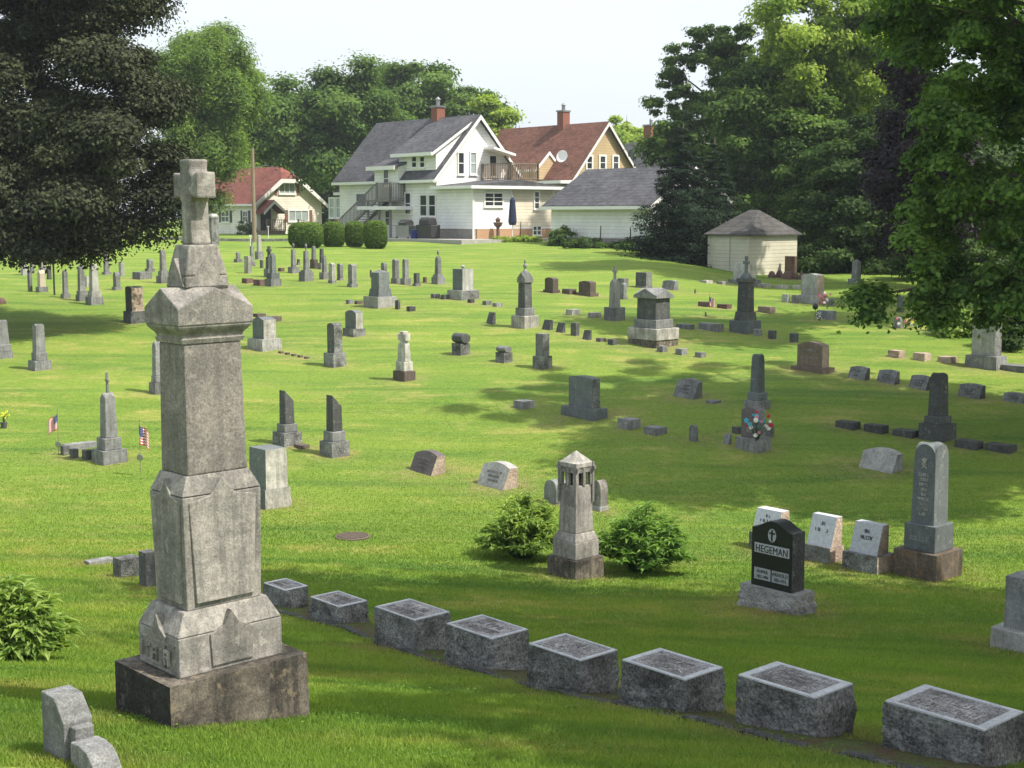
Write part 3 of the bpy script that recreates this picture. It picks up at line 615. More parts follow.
for sx, sy in ((-1, -1), (1, -1), (1, 1), (-1, 1)):
    x_, y_ = sx * w * .53, sy * w * .53; cm.box(x_ - .018, x_ + .018, y_ - .018, y_ + .018, z1 - .25, zt + .07); cm.box(x_ - .05, x_ + .05, y_ - .019, y_ + .019, zt - .03, zt + .015)
cm.build('corner_cross', 'lime', rt)
# --- mid field single stones
S_tab('low rounded grey slab just left of the lantern monument', (544, 568, 503, 505), (544, 568, 479), 'gran', 'round', .4, r=.9, brough=0)
S_tab('rounded slab on a pale base just right of the lantern monument', (591, 609, 507, 512), (592.5, 608, 480), 'lime', 'round', .35, r=.9, mb='lgran', brough=0)
S_slant('purplish slanted marker with a small dark plaque, left of centre field', 408, 445, 451, 476.5, 'purple', .55, 'arc', .16, .45, 'pink')
S_slant('pale grey slanted marker with two recessed panels, centre field', 475.5, 518, 462.5, 491, 'lgran', .55, 'arc', .16, .45, 'pink')
stone('headstone', 'squat light grey stone with a rock-faced side, right behind the cross monument', 269, 510, 'slate', [('base', 490, 43, dict(mat='slate', side='marb', rough=.025, n=10)), ('tablet', 444, 38, dict(r=.8, side='marb', rough=.018, n=10, W1=36))], .85)
S_block('dark upright block touching the left of the cross monument', 140, 158, 549, 588, 'dgran', .9)
S_block('grey block with a rough brown end, left of the cross monument', 114, 141, 554, 578, 'rock', 1.2)
S_block('flat sunken stone farthest left behind the cross monument', 85, 114, 556.5, 565, 'gran', 2.2)
S_ob('white-grey pillar topped by a cross, near two small flags on the left', (93, 127, 451, 465.5), (98, 122.6, 438.5), (101, 118.5, 393), 'gran', 'gable4', .12, fin=('cross', 8.5, 372), name='cross_pillar')
for (x0, x1, yt, yb, lb) in ((61, 69.5, 445, 455.5, 'farthest'), (70, 78.5, 448, 458.5, 'middle'), (82.5, 92.5, 449, 460.5, 'nearest')):
    S_block(lb + ' of three small dark footstones left of the white-grey cross pillar', x0, x1, yt, yb, 'dgran', .9, 'small dark footstones by the cross pillar', 'footstone')
S_block('long low weathered kerb behind three small dark footstones', 63, 97, 441, 451, 'gran', 3., name='kerb_stone', cat='kerb stone')
S_ob('slim obelisk mostly hidden behind the left edge of the cross monument', (149.5, 167, 383, 395), (153, 166, 376), (154.5, 165.5, 341), 'gran')
S_ob('round-topped grey obelisk on a rock-faced base, alone in the sunny left lawn', (29, 51, 361, 371), (32, 47.6, 353), (33.5, 46.5, 324), 'gran', 'arch4', .14)
S_ob('obelisk with arched top at the left edge of the view', (-9, 12.6, 352, 359.5), (-7, 12, 345), (-6, 9.5, 320), 'gran', 'arch4', .14)
S_tab('dark tall block stone on a dark base, under the big maple', (124, 146, 311.5, 324), (127, 144, 286), 'dgran', 'arc', .06, .9, mb='dgran', side='pink', rough=.01)
# group under the maple, left
S_block('thin upright slab under the maple, left of a bright stone', 28, 32.5, 271, 291.5, 'gran', .5, name='headstone', cat='headstone', rough=0)
S_tab('bright bleached stone on a low base under the maple', (36, 48, 287, 292.5), (37.5, 45.5, 270), 'cream', 'gable', .2, .9, brough=0)
S_ob('short obelisk under the maple, right of the thin iron post', (61, 70.5, 294, 298.5), None, (63, 69, 270), 'gran')
S_ob('stout obelisk under the maple, second from the right of its row', (76, 88, 295, 301.5), (77, 87, 291), (78, 85.5, 265), 'gran')
S_ob('tall block-based obelisk under the right side of the maple', (86, 103.5, 297, 305.5), (88, 101, 291), (90, 99.5, 264), 'lgran')
S_ob('dark pillar half hidden by hanging maple leaves', (102, 111.5, 272, 275), None, (104, 110, 252), 'gran')
S_tab('small round-topped stone beside the tall block-based obelisk under the maple', (112, 122, 287, 290.5), (113, 120, 272), 'gran', 'round', .25, .8, brough=0)
S_block('grey slab peeping out between maple leaves', 119, 124.5, 262, 276.5, 'lgran', .8, name='headstone', cat='headstone', rough=0)
S_block('farthest left stone under the maple', 21, 27.5, 259, 275.5, 'lgran', .8, name='headstone', cat='headstone', rough=0)
S_block('second stone from the left in the far row under the maple', 30, 34.5, 261, 273.5, 'gran', .8, name='headstone', cat='headstone', rough=0)
S_ob('pale pillar standing in the far row behind the bright bleached stone', (39, 46.5, 267, 270.5), None, (40.5, 45, 250), 'marb')
S_block('dark squat stone in the far row under the maple', 47, 51.5, 266, 279.5, 'dgran', .8, name='headstone', cat='headstone', rough=0)
S_block('reddish-brown boulder stone at the left edge of the lawn', -3, 6, 297.5, 304.5, 'red', .8, top='pil', tf=.5)
S_block('pale stone right behind the stout obelisk under the maple', 85, 90.5, 276, 287, 'marb', .8, name='headstone', cat='headstone', rough=0)
S_ob('obelisk on a dark base left of the monument cross, in the shade', (156.5, 170.5, 276, 283.5), (159, 169, 271), (160.5, 167.5, 250), 'gran')
S_block('low dark stone base among maple leaves left of the cross monument', 133, 152, 271.5, 279.5, 'gran', .8)
S_tab('small pillar stone right of the maple branches', (145, 155, 268.5, 272), (147, 153.5, 259), 'gran', 'round', .2, .8, brough=0)
# iron post
p = ground_hit(54.5, 295); m = MB(); m.tube((0, 0, -.2), (0, 0, 1.15), .035, .035, 8); m.lathe([(.05, 1.15), (.06, 1.18), (.02, 1.24)], n=8); tag(m.build('iron_post', 'darkmetal', None, p), 'thin dark iron post under the maple', 'post')
# far left group, right of the cross
S_block('leaning white slab behind a small iron topped pillar in the far left group', 244.5, 251.5, 256, 273.5, 'marb', .5, name='headstone', cat='headstone', rough=0)
S_ob('round-shouldered pillar at the left of the far group', (249, 255.5, 262, 266.5), None, (249.5, 254, 246), 'gran', 'arch4', .15, fin=('cross', 3.5, 240))
S_ob('tall plain obelisk at the back left of the far group', (255, 263.8, 251.5, 259.5), None, (256.3, 261.3, 235), 'lgran')
S_tab('small squat pillar on a wide base at the far left of the group', (234, 242.5, 259, 262.5), (235.5, 240, 252), 'gran', 'arc', .2, .9, brough=0)
S_block('tiny tilted footstone between the far left pillars', 260, 263.5, 260, 268, 'dgran', .5, rough=0, name='footstone')
S_ob('stone with a large rosette cross, partly hidden by a pale monument', (264, 275, 269, 277.5), None, (267, 274.5, 257), 'dgran', 'flat', 0, fin=('cross', 8.5, 246))
S_ob('pale blue-grey tapered monument with a stepped base in the far left group', (265, 281.5, 279, 286.5), (267.5, 280.5, 273), (271.5, 278.5, 253.5), 'slate', 'gable4', .18)
S_block('left of two low reddish blocks below the far left group', 242, 253, 278, 283.5, 'red', .8, 'two low reddish blocks')
S_block('right of two low reddish blocks, touching the pale tapered monument', 253.5, 264.8, 279.2, 285.5, 'red', .8, 'two low reddish blocks')
S_block('low dark block right of the pale tapered monument', 278, 284.5, 267.8, 271.5, 'red', .8)
S_ob('slender spire with a ball finial, left of the far centre row', (288, 299.5, 267, 273.5), None, (291, 296.5, 249.5), 'gran', 'flat', 0, fin=('ball', 4, 243))
S_tab('small plain stone behind the slender ball-finial spire', (296.5, 300.5, 263, 265), (297, 300, 259), 'dgran', 'arc', .2, .8, brough=0)
S_ob('taller spire with a ball finial, in front of its twin', (299, 313.8, 272, 281.5), (300.5, 312, 270), (303, 309, 251), 'gran', 'flat', 0, fin=('ball', 4.4, 243.5))
S_ob('round-topped pillar on a brownish base in the far centre row', (310, 318, 259.5, 268.5), None, (310.5, 315.5, 246), 'gran', 'arch4', .15, bm='brown')
S_ob('thin dark pillar behind a cross pillar in the far centre row', (317.8, 326, 263, 269.5), None, (320.3, 325, 248.5), 'dgran', 'arch4', .15)
S_ob('pillar with shouldered top and wide base, front of the far centre row', (319.3, 330, 272.5, 279.5), None, (323, 328.3, 255.5), 'gran', 'gable4', .2)
S_tab('white leaning slab on a thin base, far centre row', (328, 336.5, 280.5, 283.5), (330, 337, 263), 'marb', 'arc', .1, .7, brough=0)
S_tab('grey slab close behind the white leaning slab', (337, 343.5, 278, 280.5), (337.5, 343.5, 263.5), 'gran', 'arc', .1, .7, brough=0)
S_tab('dark-sided slab on a low base, right end of the far centre row', (347, 358, 284, 287.5), (348.5, 357, 264), 'gran', 'arc', .08, .8, brough=0)
S_block('thin dark post stone left of the large pale pedestal', 369.8, 371.8, 270, 277.5, 'dgran', .8, rough=0, name='footstone')
S_tab('small pale slab right behind the large pale pedestal', (380.5, 387.5, 271.5, 273), (381, 387, 262.5), 'gran', 'round', .2, .8, brough=0)
stone('pedestal_monument', 'large pale pedestal monument with a low pyramid cap, far centre', 380.5, 308.5, 'slate', [('base', 297, 33, dict(mat='lgran', rough=.01, n=6)), ('plinth', 289, 23.5, dict(W1=21)), ('die', 273.5, 18, dict()), ('cap', 269.5, 17.6, dict(top='pyr', tf=.8))], 1., cat='monument')
S_block('dark footstone left of the large pale pedestal', 363.5, 367, 296, 304.5, 'dgran', .8, rough=0, name='footstone')
S_block('dark rounded footstone right of the large pale pedestal', 395, 400.3, 300, 309.5, 'dgran', .5, rough=0, name='footstone')
S_block('leftmost flat marker in line with the large pale pedestal', 346, 353.5, 299.5, 304, 'gran', 1.4)
S_block('brownish flat marker between the leftmost flat marker and the pale pedestal', 354.5, 363, 300.5, 304.2, 'brown', 1.4)
S_block('dark lumpy low stone right of the large pale pedestal', 406.5, 415.5, 305.5, 311.5, 'rockd', 1.2, top='rag', tf=.4)
S_tab('upright grey slab, left of a pair right of the pale pedestal', (391, 400.5, 278.5, 283.5), (394, 401, 259), 'gran', 'arc', .08, .9, brough=0)
S_tab('upright arched slab, right of a pair right of the pale pedestal', (400.3, 411, 278.5, 285), (402, 408.5, 259), 'gran', 'arch4', .2, 1., brough=0)
S_tab('short dark block stone left of the tiny reddish stone', (412.5, 421, 283.5, 286.3), (414, 420, 273), 'dgran', 'flat', 0, .9, brough=0)
S_block('tiny reddish stone left of the ball-finial obelisk', 423, 427, 277, 282.5, 'red', .8, rough=0, name='footstone')
S_ob('obelisk with a ball finial on a wide base, left of the pale block monument', (431.5, 445, 277, 284.5), (433, 443.5, 274.5), (434.5, 441.5, 256.5), 'gran', 'gable4', .12, fin=('ball', 4, 250))
rt, ps = stone('block_monument', 'large pale block monument with a knobbed top on a rough base, far centre', 463, 300.5, 'slate', [('base', 290.5, 31.5, dict(mat='lgran', side='rock', rough=.02, n=8)), ('die', 269, 20.5, dict(side='lgran', r=.9, rough=.012, n=8, top='flat')), ('finial', 265, 7, dict(mat='lgran', shape='ball'))], 1., cat='monument')
S_block('flat marker farthest left of the pale block monument', 430.7, 440, 293.5, 298.3, 'gran', 1.3)
S_block('flat marker touching the left of the pale block monument', 440.5, 450, 294.5, 299.5, 'dgran', 1.3)
S_block('small block against the right front of the pale block monument', 467.5, 474.5, 299, 303, 'rockd', 1.)
S_block('left of two flat markers between the pale block and the cross-topped dark monument', 482.5, 491.8, 300.5, 305.3, 'gran', 1.3)
S_block('right of two flat markers between the pale block and the cross-topped dark monument', 492.5, 502.5, 302.6, 307, 'gran', 1.3)
S_slant('small slanted marker left of the cross-topped dark monument', 485.5, 495.7, 312, 324.5, 'dgran', .7, 'flat', 0, .35, txt=0)
stone('urn_monument', 'slender dark monument with gabled head and carved cross finial on pale steps', 525, 329, 'dgran', [('base', 316, 28, dict(mat='marb')), ('plinth', 308, 19.5, dict(mat='gran')), ('shaft', 283, 14.5, dict(W1=13.6)), ('gabled_cap', 272, 16.5, dict(top='gable4', tf=.6, mat='gran')), ('finial', 259.5, 8.4, dict(shape='spire', mat='gran'))], 1., cat='monument')
SL = [(541, 553, 319.5, 330.5, 'first'), (555, 565.4, 322.3, 333, 'second')]
for a in SL: S_slant(a[4] + ' slanted marker right of the slender cross-topped dark monument', a[0], a[1], a[2], a[3], 'dgran', .6, 'flat', 0, .4, txt=0, group='small slant markers right of the dark monument')
S_block('upright narrow footstone in the row left of the tan monument', 570.5, 579.5, 322.3, 336, 'dgran', .7, rough=0, name='footstone')
S_slant('pointed slanted marker in the row left of the tan monument', 581.5, 591.6, 329.8, 340.3, 'dgran', .6, 'flat', 0, .35, txt=0)
S_block('sunken pinkish flat marker left of the tan monument', 596, 605.5, 337.5, 342, 'purple', 1.3)
S_block('dark low block touching the shadow of the tan monument', 608, 617.5, 338.6, 345.3, 'dgran', 1.)
for a, l in (((657, 667.6, 345.5, 352.5), 'first'), ((675.5, 687.2, 348, 355.2), 'second'), ((695, 705.8, 351.6, 357.8), 'third')):
    S_block(l + ' low marker in the line right of the tan monument', *a, 'gran', 1., 'low markers right of the tan monument')
rt, ps = stone('roll_marker', 'left of two pillow-topped stones with a round barrel on a square base', 461, 355.8, 'dgran', [('base', 344, 18.4, dict(mat='rock', rough=.01, n=6)), ('pillow', 333, 19.5, dict(shape='roll', r=.75))], .9, cat='headstone')
stone('roll_marker', 'right of two pillow-topped stones with a round barrel on a square base', 504, 363.3, 'gran', [('base', 353, 17, dict(mat='rock', rough=.01, n=6)), ('pillow', 345.8, 16.8, dict(shape='roll', r=.75))], .9, cat='headstone')
S_tab('upright block stone on a rough base, right of the pillow-topped stones', (532.7, 552, 356.5, 369.8), (535, 548.7, 333), 'gran', 'flat', 0, .8, mb='rock', side='rock', rough=.01)
S_tab('left of two brown granite stones, with a pale panel', (543, 560, 290, 293.4), (545, 558.5, 277.3), 'brown', 'arc', .12, .6, mb='brown', brough=0)
S_block('low brown block between the two brown granite stones', 562, 576.4, 288.5, 294.5, 'brown', .9)
S_tab('right of two brown granite stones, wider and lower-set', (576, 598.5, 293, 296.8), (578.5, 595.6, 280.8), 'brown', 'arc', .12, .5, mb='brown', brough=0)
S_block('left of two flat pale markers under the brown stones', 566, 580.5, 308.8, 315.3, 'marb', 1.3)
S_block('right of two flat pale markers, beside the cross-topped pale obelisk', 588, 601, 312, 318.2, 'marb', 1.3)
S_ob('pale obelisk topped by a cross on a square base, left of the tan monument', (604, 625, 307.5, 321.3), None, (608, 619.5, 279.5), 'lgran', 'gable4', .12, fin=('cross', 7.6, 265.8), name='cross_obelisk')
S_tab('plain stone behind the pale cross-topped obelisk', (618, 628, 297, 299.5), (619, 626.5, 283), 'gran', 'arc', .1, .8, brough=0)
S_block('grey block farther behind the pale cross-topped obelisk', 617.5, 628.5, 278, 287.5, 'gran', .8, rough=0)
S_tab('dark squarish block stone above the tan monument', (635, 652.5, 286, 288.3), (635.7, 652, 272), 'dgran', 'flat', 0, .6, brough=0, side='rock')
S_slant('wide grey slanted marker just right above the tan monument', 661, 678.3, 280.2, 290.3, 'gran', .5, 'arc', .1, .3, txt=0)
rt, ps = stone('pedestal_monument', 'massive tan and dark monument with curved pediments on a pale step', 653, 348.5, 'dgran', [('foundation', 341, 49, dict(mat='grime', rough=.01, n=8)), ('base', 329, 51.5, dict(mat='marb')), ('plinth', 320, 39.5, dict(mat='gran')), ('die', 299, 33.5, dict(W1=32.5)), ('pediment_cap', 288, 40.5, dict(top='gable4', tf=.72, mat='gran', n=8))], .85, cat='monument')
ob, w, d, z0, z1, o = ps[2]; glyphs('name_lettering', ob, w * .55, (z1 - z0) * .7, 1, 0, -d / 2, z0 + (z1 - z0) * .1, 'raised', seed=2, hs=[1], depth=.01, fill=1)
S_block('left slab of the pair right of the tan monument', 675.6, 694.3, 323.4, 329.6, 'gran', .45, rough=.01)
S_block('right and longer slab of the pair, left of the dark cross monument', 698, 723.3, 322.4, 331.8, 'gran', .45, rough=.01)
stone('cross_monument', 'dark slate monument topped by a cross, in front of the small shed', 745, 334.5, 'dgran', [('base', 321, 32, dict(mat='slate')), ('plinth', 312, 23, dict(W1=20)), ('die', 282.5, 17.2, dict(W1=15.8)), ('cornice', 278.5, 19.5, dict()), ('gabled_cap', 273, 14, dict(top='gable4', tf=.8, mat='slate', W1=11)), ('cross', 255.8, 10.4, dict(shape='cross', t=.35, mat='slate'))], 1., cat='monument')
for a, l, m_ in (((753.3, 762.3, 328.8, 336.3), 'first and nearest the base', 'gran'), ((767.8, 776.5, 330, 339.3), 'second', 'dgran'), ((789.3, 798.5, 332.8, 342.8), 'third and farthest right', 'dgran')):
    S_block('small upright footstone right of the dark cross monument, ' + l, *a, m_, .8, 'small footstones right of the dark cross monument', 'footstone', rough=0)
S_tab('wide pale stone right behind the dark cross monument', (728, 760.5, 280, 285.8), (733, 755.8, 262.3), 'lgran', 'flat', 0, .6, side='marb', rough=.01)
S_block('low reddish block with a small flag, left of the dark cross monument', 698, 712.8, 301.3, 307, 'red', .6)
S_block('low reddish block between the flag and the dark cross monument', 717, 731.5, 303.7, 309, 'red', .6)
S_block('low tan block right of the dark cross monument', 758, 775.3, 306, 313.5, 'tan', .6)
for x0, x1, yt, yb, l in ((700, 712.8, 280, 283.3, 'first'), (716.6, 728, 281, 284.6, 'second'), (756.4, 770.6, 283.2, 287.5, 'third'), (774.3, 788.6, 284.8, 288.8, 'fourth'), (792.3, 802.6, 285, 289.2, 'fifth')):
    S_block(l + ' from the left in the line of flush flat stones before the shed', x0, x1, yt, yb, 'marb', 1.2, 'flush flat stones before the shed', 'flat_marker', rough=0)
S_block('tiny orange-brown marker stake left of the flagged block', 694.3, 696, 289.3, 293.4, 'red', 1, rough=0, name='marker_stake', cat='stake')
S_block('tiny dark vase stake below the small flag by the reddish block', 704.8, 706.4, 312, 316.3, 'dgran', 1, rough=0, name='marker_stake', cat='stake')
rt, ps = stone('block_monument', 'large pale granite monument with rock-faced side, right of the shed', 812, 304.5, 'lgran', [('base', 295.5, 28, dict(side='pink', rough=.02, n=8)), ('die', 273.5, 22, dict(r=.55, side='pink', rough=.014, n=8, top='arc', tf=.08))], .6, cat='monument')
S_block('small light footstone farthest left of the large pale granite monument', 782, 789.8, 294, 302.3, 'lgran', .6, rough=0, name='footstone')
S_block('small grey footstone touching the left of the large pale granite monument', 791.5, 798.5, 294.8, 303.6, 'gran', .6, rough=0, name='footstone')
S_block('small grey footstone right of the large pale granite monument', 826.5, 835, 298.6, 305.6, 'gran', .6, rough=0, name='footstone')
S_slant('grey slanted marker with pale letters beside a white flower ball', 815, 836, 310, 320.3, 'gran', .5, 'flat', 0, .3, txt=1, tcol='raised')
# brown rocks by the shed
S_block('upright reddish slab leaning near the shed corner', 784.6, 796.5, 256, 275.5, 'red', .3, name='headstone', cat='headstone', rough=.01)
for x0, x1, yt, yb, l in ((768, 775.6, 271, 278, 'leftmost'), (775.6, 783, 270, 278, 'second'), (781.5, 793.5, 271, 279.5, 'widest'), (793, 799, 272.5, 279.5, 'fourth'), (798.3, 804.5, 272, 279.8, 'rightmost')):
    S_block(l + ' of the reddish boulders piled by the shed', x0, x1, yt, yb, 'red', .8, 'reddish boulders by the shed', 'boulder', 'pil', .6, .06, cat='boulder')
S_ob('lone tapered obelisk before the dark hedge, right of the shed', (848, 863.8, 279, 284.5), None, (851, 860.5, 259.3), 'gran', 'pyr', .12, r=1., cat='monument')
rt, ps = S_tab('large tan granite stone with rounded shoulders and pink rough end, right field', (791, 834, 368, 374), (798.5, 829.5, 341.5), 'tan', 'arc', .16, .36, rb=.5, mb='tan', side='pink', rough=.012, brough=.01)
ob, w, d, z0, z1, o = ps[1]; H = z1 - z0; glyphs('inscription', ob, w * .45, H * .16, 1, 0, -d / 2, z0 + H * .6, 'raised', seed=8, hs=[1], depth=.006); glyphs('inscription', ob, w * .75, H * .12, 1, 0, -d / 2, z0 + H * .3, 'raised', seed=18, hs=[1], depth=.006, fill=.5)
for x0, x1, yt, yb, l in ((847, 869.3, 366.4, 380.5, 'nearest to the tan stone'), (875.6, 899, 369.8, 384.5, 'second right of the tan stone'), (907.8, 930, 375, 390.5, 'third right of the tan stone, half behind the dark obelisk'), (957, 984.3, 383.8, 399.3, 'next right after the dark obelisk'), (1002, 1027, 392.6, 403.6, 'fifth and last, at the right edge')):
    S_slant('grey slanted marker, ' + l, x0, x1, yt, yb, 'gran', .5, 'arc', .1, .45, 'rockd', 'slant markers right of the tan stone')
for x0, x1, yt, yb, l in ((888, 904.5, 349.5, 358.3, 'left'), (913, 930.5, 352, 361.3, 'middle'), (938, 957, 355.6, 363.6, 'right')):
    S_block(l + ' one of three low blocks leading to the wide grey stone by the shrubs', x0, x1, yt, yb, 'pink', .9, 'three low blocks by the shrubs')
S_tab('wide grey stone between shrubs under the overhanging branches', (966, 1005, 356.5, 370.3), (972, 1000, 322), 'lgran', 'flat', 0, .5, rb=.6, side='rock', rough=.008)
S_block('long low kerb block at the right edge under the branches', 1000, 1032, 363.4, 373, 'gran', .7)
S_tab('white stone seen through the hanging branch', (927, 943, 329, 332.5), (928, 942, 318), 'marb', 'arc', .1, .5, brough=0)
S_tab('small stone with flowers seen under the hanging branch', (893, 903, 326, 328.5), (894, 902, 317), 'gran', 'round', .2, .6, brough=0)
S_tab('upright stone behind the hanging branch', (896, 904, 309, 312.5), (897, 903.5, 296), 'gran', 'arc', .1, .7, brough=0)
S_block('brownish rounded stone just left of the hanging branch', 861, 871.5, 294, 303, 'brown', .5, top='arc', tf=.3, rough=0)
S_block('flat reddish marker seen through the hanging branch', 920, 941, 295.5, 300.5, 'red', .9)
S_ob('dark obelisk with arched top in the shaded right field', (919, 955, 425, 442.8), (923.6, 950.3, 417), (927.6, 947.4, 373), 'dgran', 'arch4', .12, bm='dgran')
for x0, x1, yt, yb, l in ((835.6, 860, 419.5, 430.3, 'leftmost'), (864, 888, 423, 434.3, 'second'), (893, 918.5, 428, 438.5, 'third, against the dark obelisk'), (955, 982.5, 438.3, 450.3, 'fourth, right of the dark obelisk'), (985, 1015.5, 441.8, 453.8, 'rightmost')):
    S_block('dark low block in line with the dark obelisk, ' + l, x0, x1, yt, yb, 'rockd', .6, 'dark low blocks in line with the dark obelisk')
S_slant('light grey slanted marker on a flush kerb in the shaded right lawn', 858, 901.5, 448.5, 474, 'lgran', .5, 'arc', .18, .45, 'gran', txt=0)
S_ob('blue-grey obelisk behind the flower-decked stone', (744, 770, 401, 411.3), (747, 767.5, 393), (750.8, 765.4, 354), 'slate', 'arch4', .14)
rt, ps = S_tab('brown-topped stone decked with bright flowers in the middle right field', (735.4, 770, 439, 453.5), (740, 763.7, 406.5), 'purple', 'serp', .1, .55, rb=.7, mb='gran', side='gran', rough=.01); FLST = rt
glyphs('inscription', ps[1][0], ps[1][1] * .6, (ps[1][4] - ps[1][3]) * .35, 3, -.0, -ps[1][2] / 2, ps[1][3] + .1, 'raised', seed=4, depth=.005)
S_block('grey slab standing right behind the flower-decked stone', 763.5, 774, 422.6, 437.8, 'gran', .4, name='headstone', cat='headstone', rough=0, top='arc', tf=.15)
S_block('small dark block left behind the flower-decked stone', 732, 741, 426, 434.3, 'dgran', .8)
S_slant('tilted small slab left of the flower-decked stone', 722.5, 731.3, 433, 444.8, 'gran', .6, 'flat', 0, .3, txt=0)
S_block('small upright rounded stone alone left of the flower-decked stone', 689, 698, 424.7, 442, 'gran', .5, name='footstone', top='round', tf=.3, rough=0)
S_block('left block of the pair right of the mottled grey stone', 617.6, 640.2, 417, 430.3, 'gran', .9, 'pair of blocks right of the mottled stone')
S_block('right block of the pair right of the mottled grey stone', 643.6, 666.8, 425, 436, 'gran', .9, 'pair of blocks right of the mottled stone')
S_slant('grey slanted marker with dark plaques in the sunny centre right', 672, 702, 378.8, 400, 'gran', .55, 'arc', .15, .45, 'gran')
S_block('flat flush stone right of the slanted marker with dark plaques', 706, 720.8, 399.3, 404.3, 'gran', 1.1)
rt, ps = S_tab('mottled blue-grey rectangular stone on a rough base, centre right', (561, 607, 409, 421.6), (567.6, 598.6, 375.8), 'slate', 'arc', .06, .3, rb=.42, mb='slate', side='rock', rough=.008, brough=.02)
S_block('small low square block alone in the sunny centre', 513.6, 534.6, 399, 410, 'gran', 1.)
rt, ps = stone('cross_headstone', 'pale weathered stone with a chunky cross top on a dark base, centre left', 404.3, 382, 'marb', [('base', 371.6, 22.8, dict(mat='brown')), ('plinth', 362, 17.5, dict()), ('tablet', 344, 13.8, dict(r=.55, W1=12)), ('cross', 331, 13, dict(shape='cross', t=.5, arm=.55, aw=.45, r=.5))], .75)
S_tab('dark-fronted stone with arched emblem on a pale rough base, left centre', (324, 346.3, 353.5, 368), (327.5, 342.4, 322.8), 'dgran', 'arc', .07, .8, mb='rock', side='rock', rough=.012)
S_tab('pale arched tablet on a rough base behind the dark-fronted stone', (343, 365.3, 329, 337.3), (342, 359.4, 310), 'slate', 'arc', .14, .45, rb=.8, side='marb', rough=.01, mb='rock')
S_tab('squat pale tablet on a wide base right of the monument cap', (248, 281.5, 339.5, 351.8), (253, 276, 316.6), 'slate', 'serp', .12, .7, side='marb', rough=.015, mb='lgran', rb=.8)
S_block('left flat marker behind the squat pale tablet', 252, 266, 313, 317.4, 'brown', .9)
S_block('right flat marker behind the squat pale tablet', 267, 281.5, 315.6, 322, 'brown', .9)
S_block('dark top of a stone peeping beside the monument cap', 226.5, 234, 286.6, 295, 'dgran', .8)
for i in range(5):
    x0 = 278 + i * 6.4; S_block(['first', 'second', 'third', 'fourth', 'last'][i] + ' edging stone from the left trailing right of the squat pale tablet', x0, x0 + 6, 350.8 + i * 1.35, 353.6 + i * 1.35, 'brown', .8, 'edging stones trailing from the squat tablet', 'edging_stone', rough=0, cat='edging stone')
# broken columns
for (base, pl, sh, l) in (((273, 302, 433, 447.5), (278.5, 299.2, 424.5), (283, 298.5, 389.6), 'left'), ((320, 349.7, 442.5, 458.5), (323.4, 346, 432), (326, 342.6, 394.3), 'right')):
    stone('broken_column', l + ' one of two slant-cut broken columns on stepped bases', (base[0] + base[1]) / 2, base[3], 'dgran', [('base', base[2], base[1] - base[0], dict(mat='rock', rough=.012, n=8)), ('plinth', pl[2], pl[1] - pl[0], dict(mat='gran')), ('shaft', sh[2] + 0, sh[1] - sh[0], dict(top='pent', tf=.32, mat='dgran', W1=(sh[1] - sh[0]) * .93))], 1., cat='monument', group='two broken columns')
S_block('low rough stone beside the left broken column', 294, 309.5, 443, 449.6, 'brown', .8)
# round grate
p = ground_hit(351, 540); m = MB(); r_ = 18 * p.y / F
m.lathe([(r_ * 1.0, -.03), (r_ * 1.0, .02), (r_ * .9, .032), (r_ * .88, .02), (.01, .02)], n=28); o = m.build('round_grate', 'iron', None, p + Vector((0, .2, .0)))
m = MB()
for k in range(-3, 4): L = math.sqrt(max(0, (r_ * .86) ** 2 - (k * r_ * .24) ** 2)); m.box(-L, L, k * r_ * .24 - .02, k * r_ * .24 + .02, .012, .036)
m.build('bars', 'iron', o); tag(o, 'rusty round grate set flush in the sunny grass', 'grate')
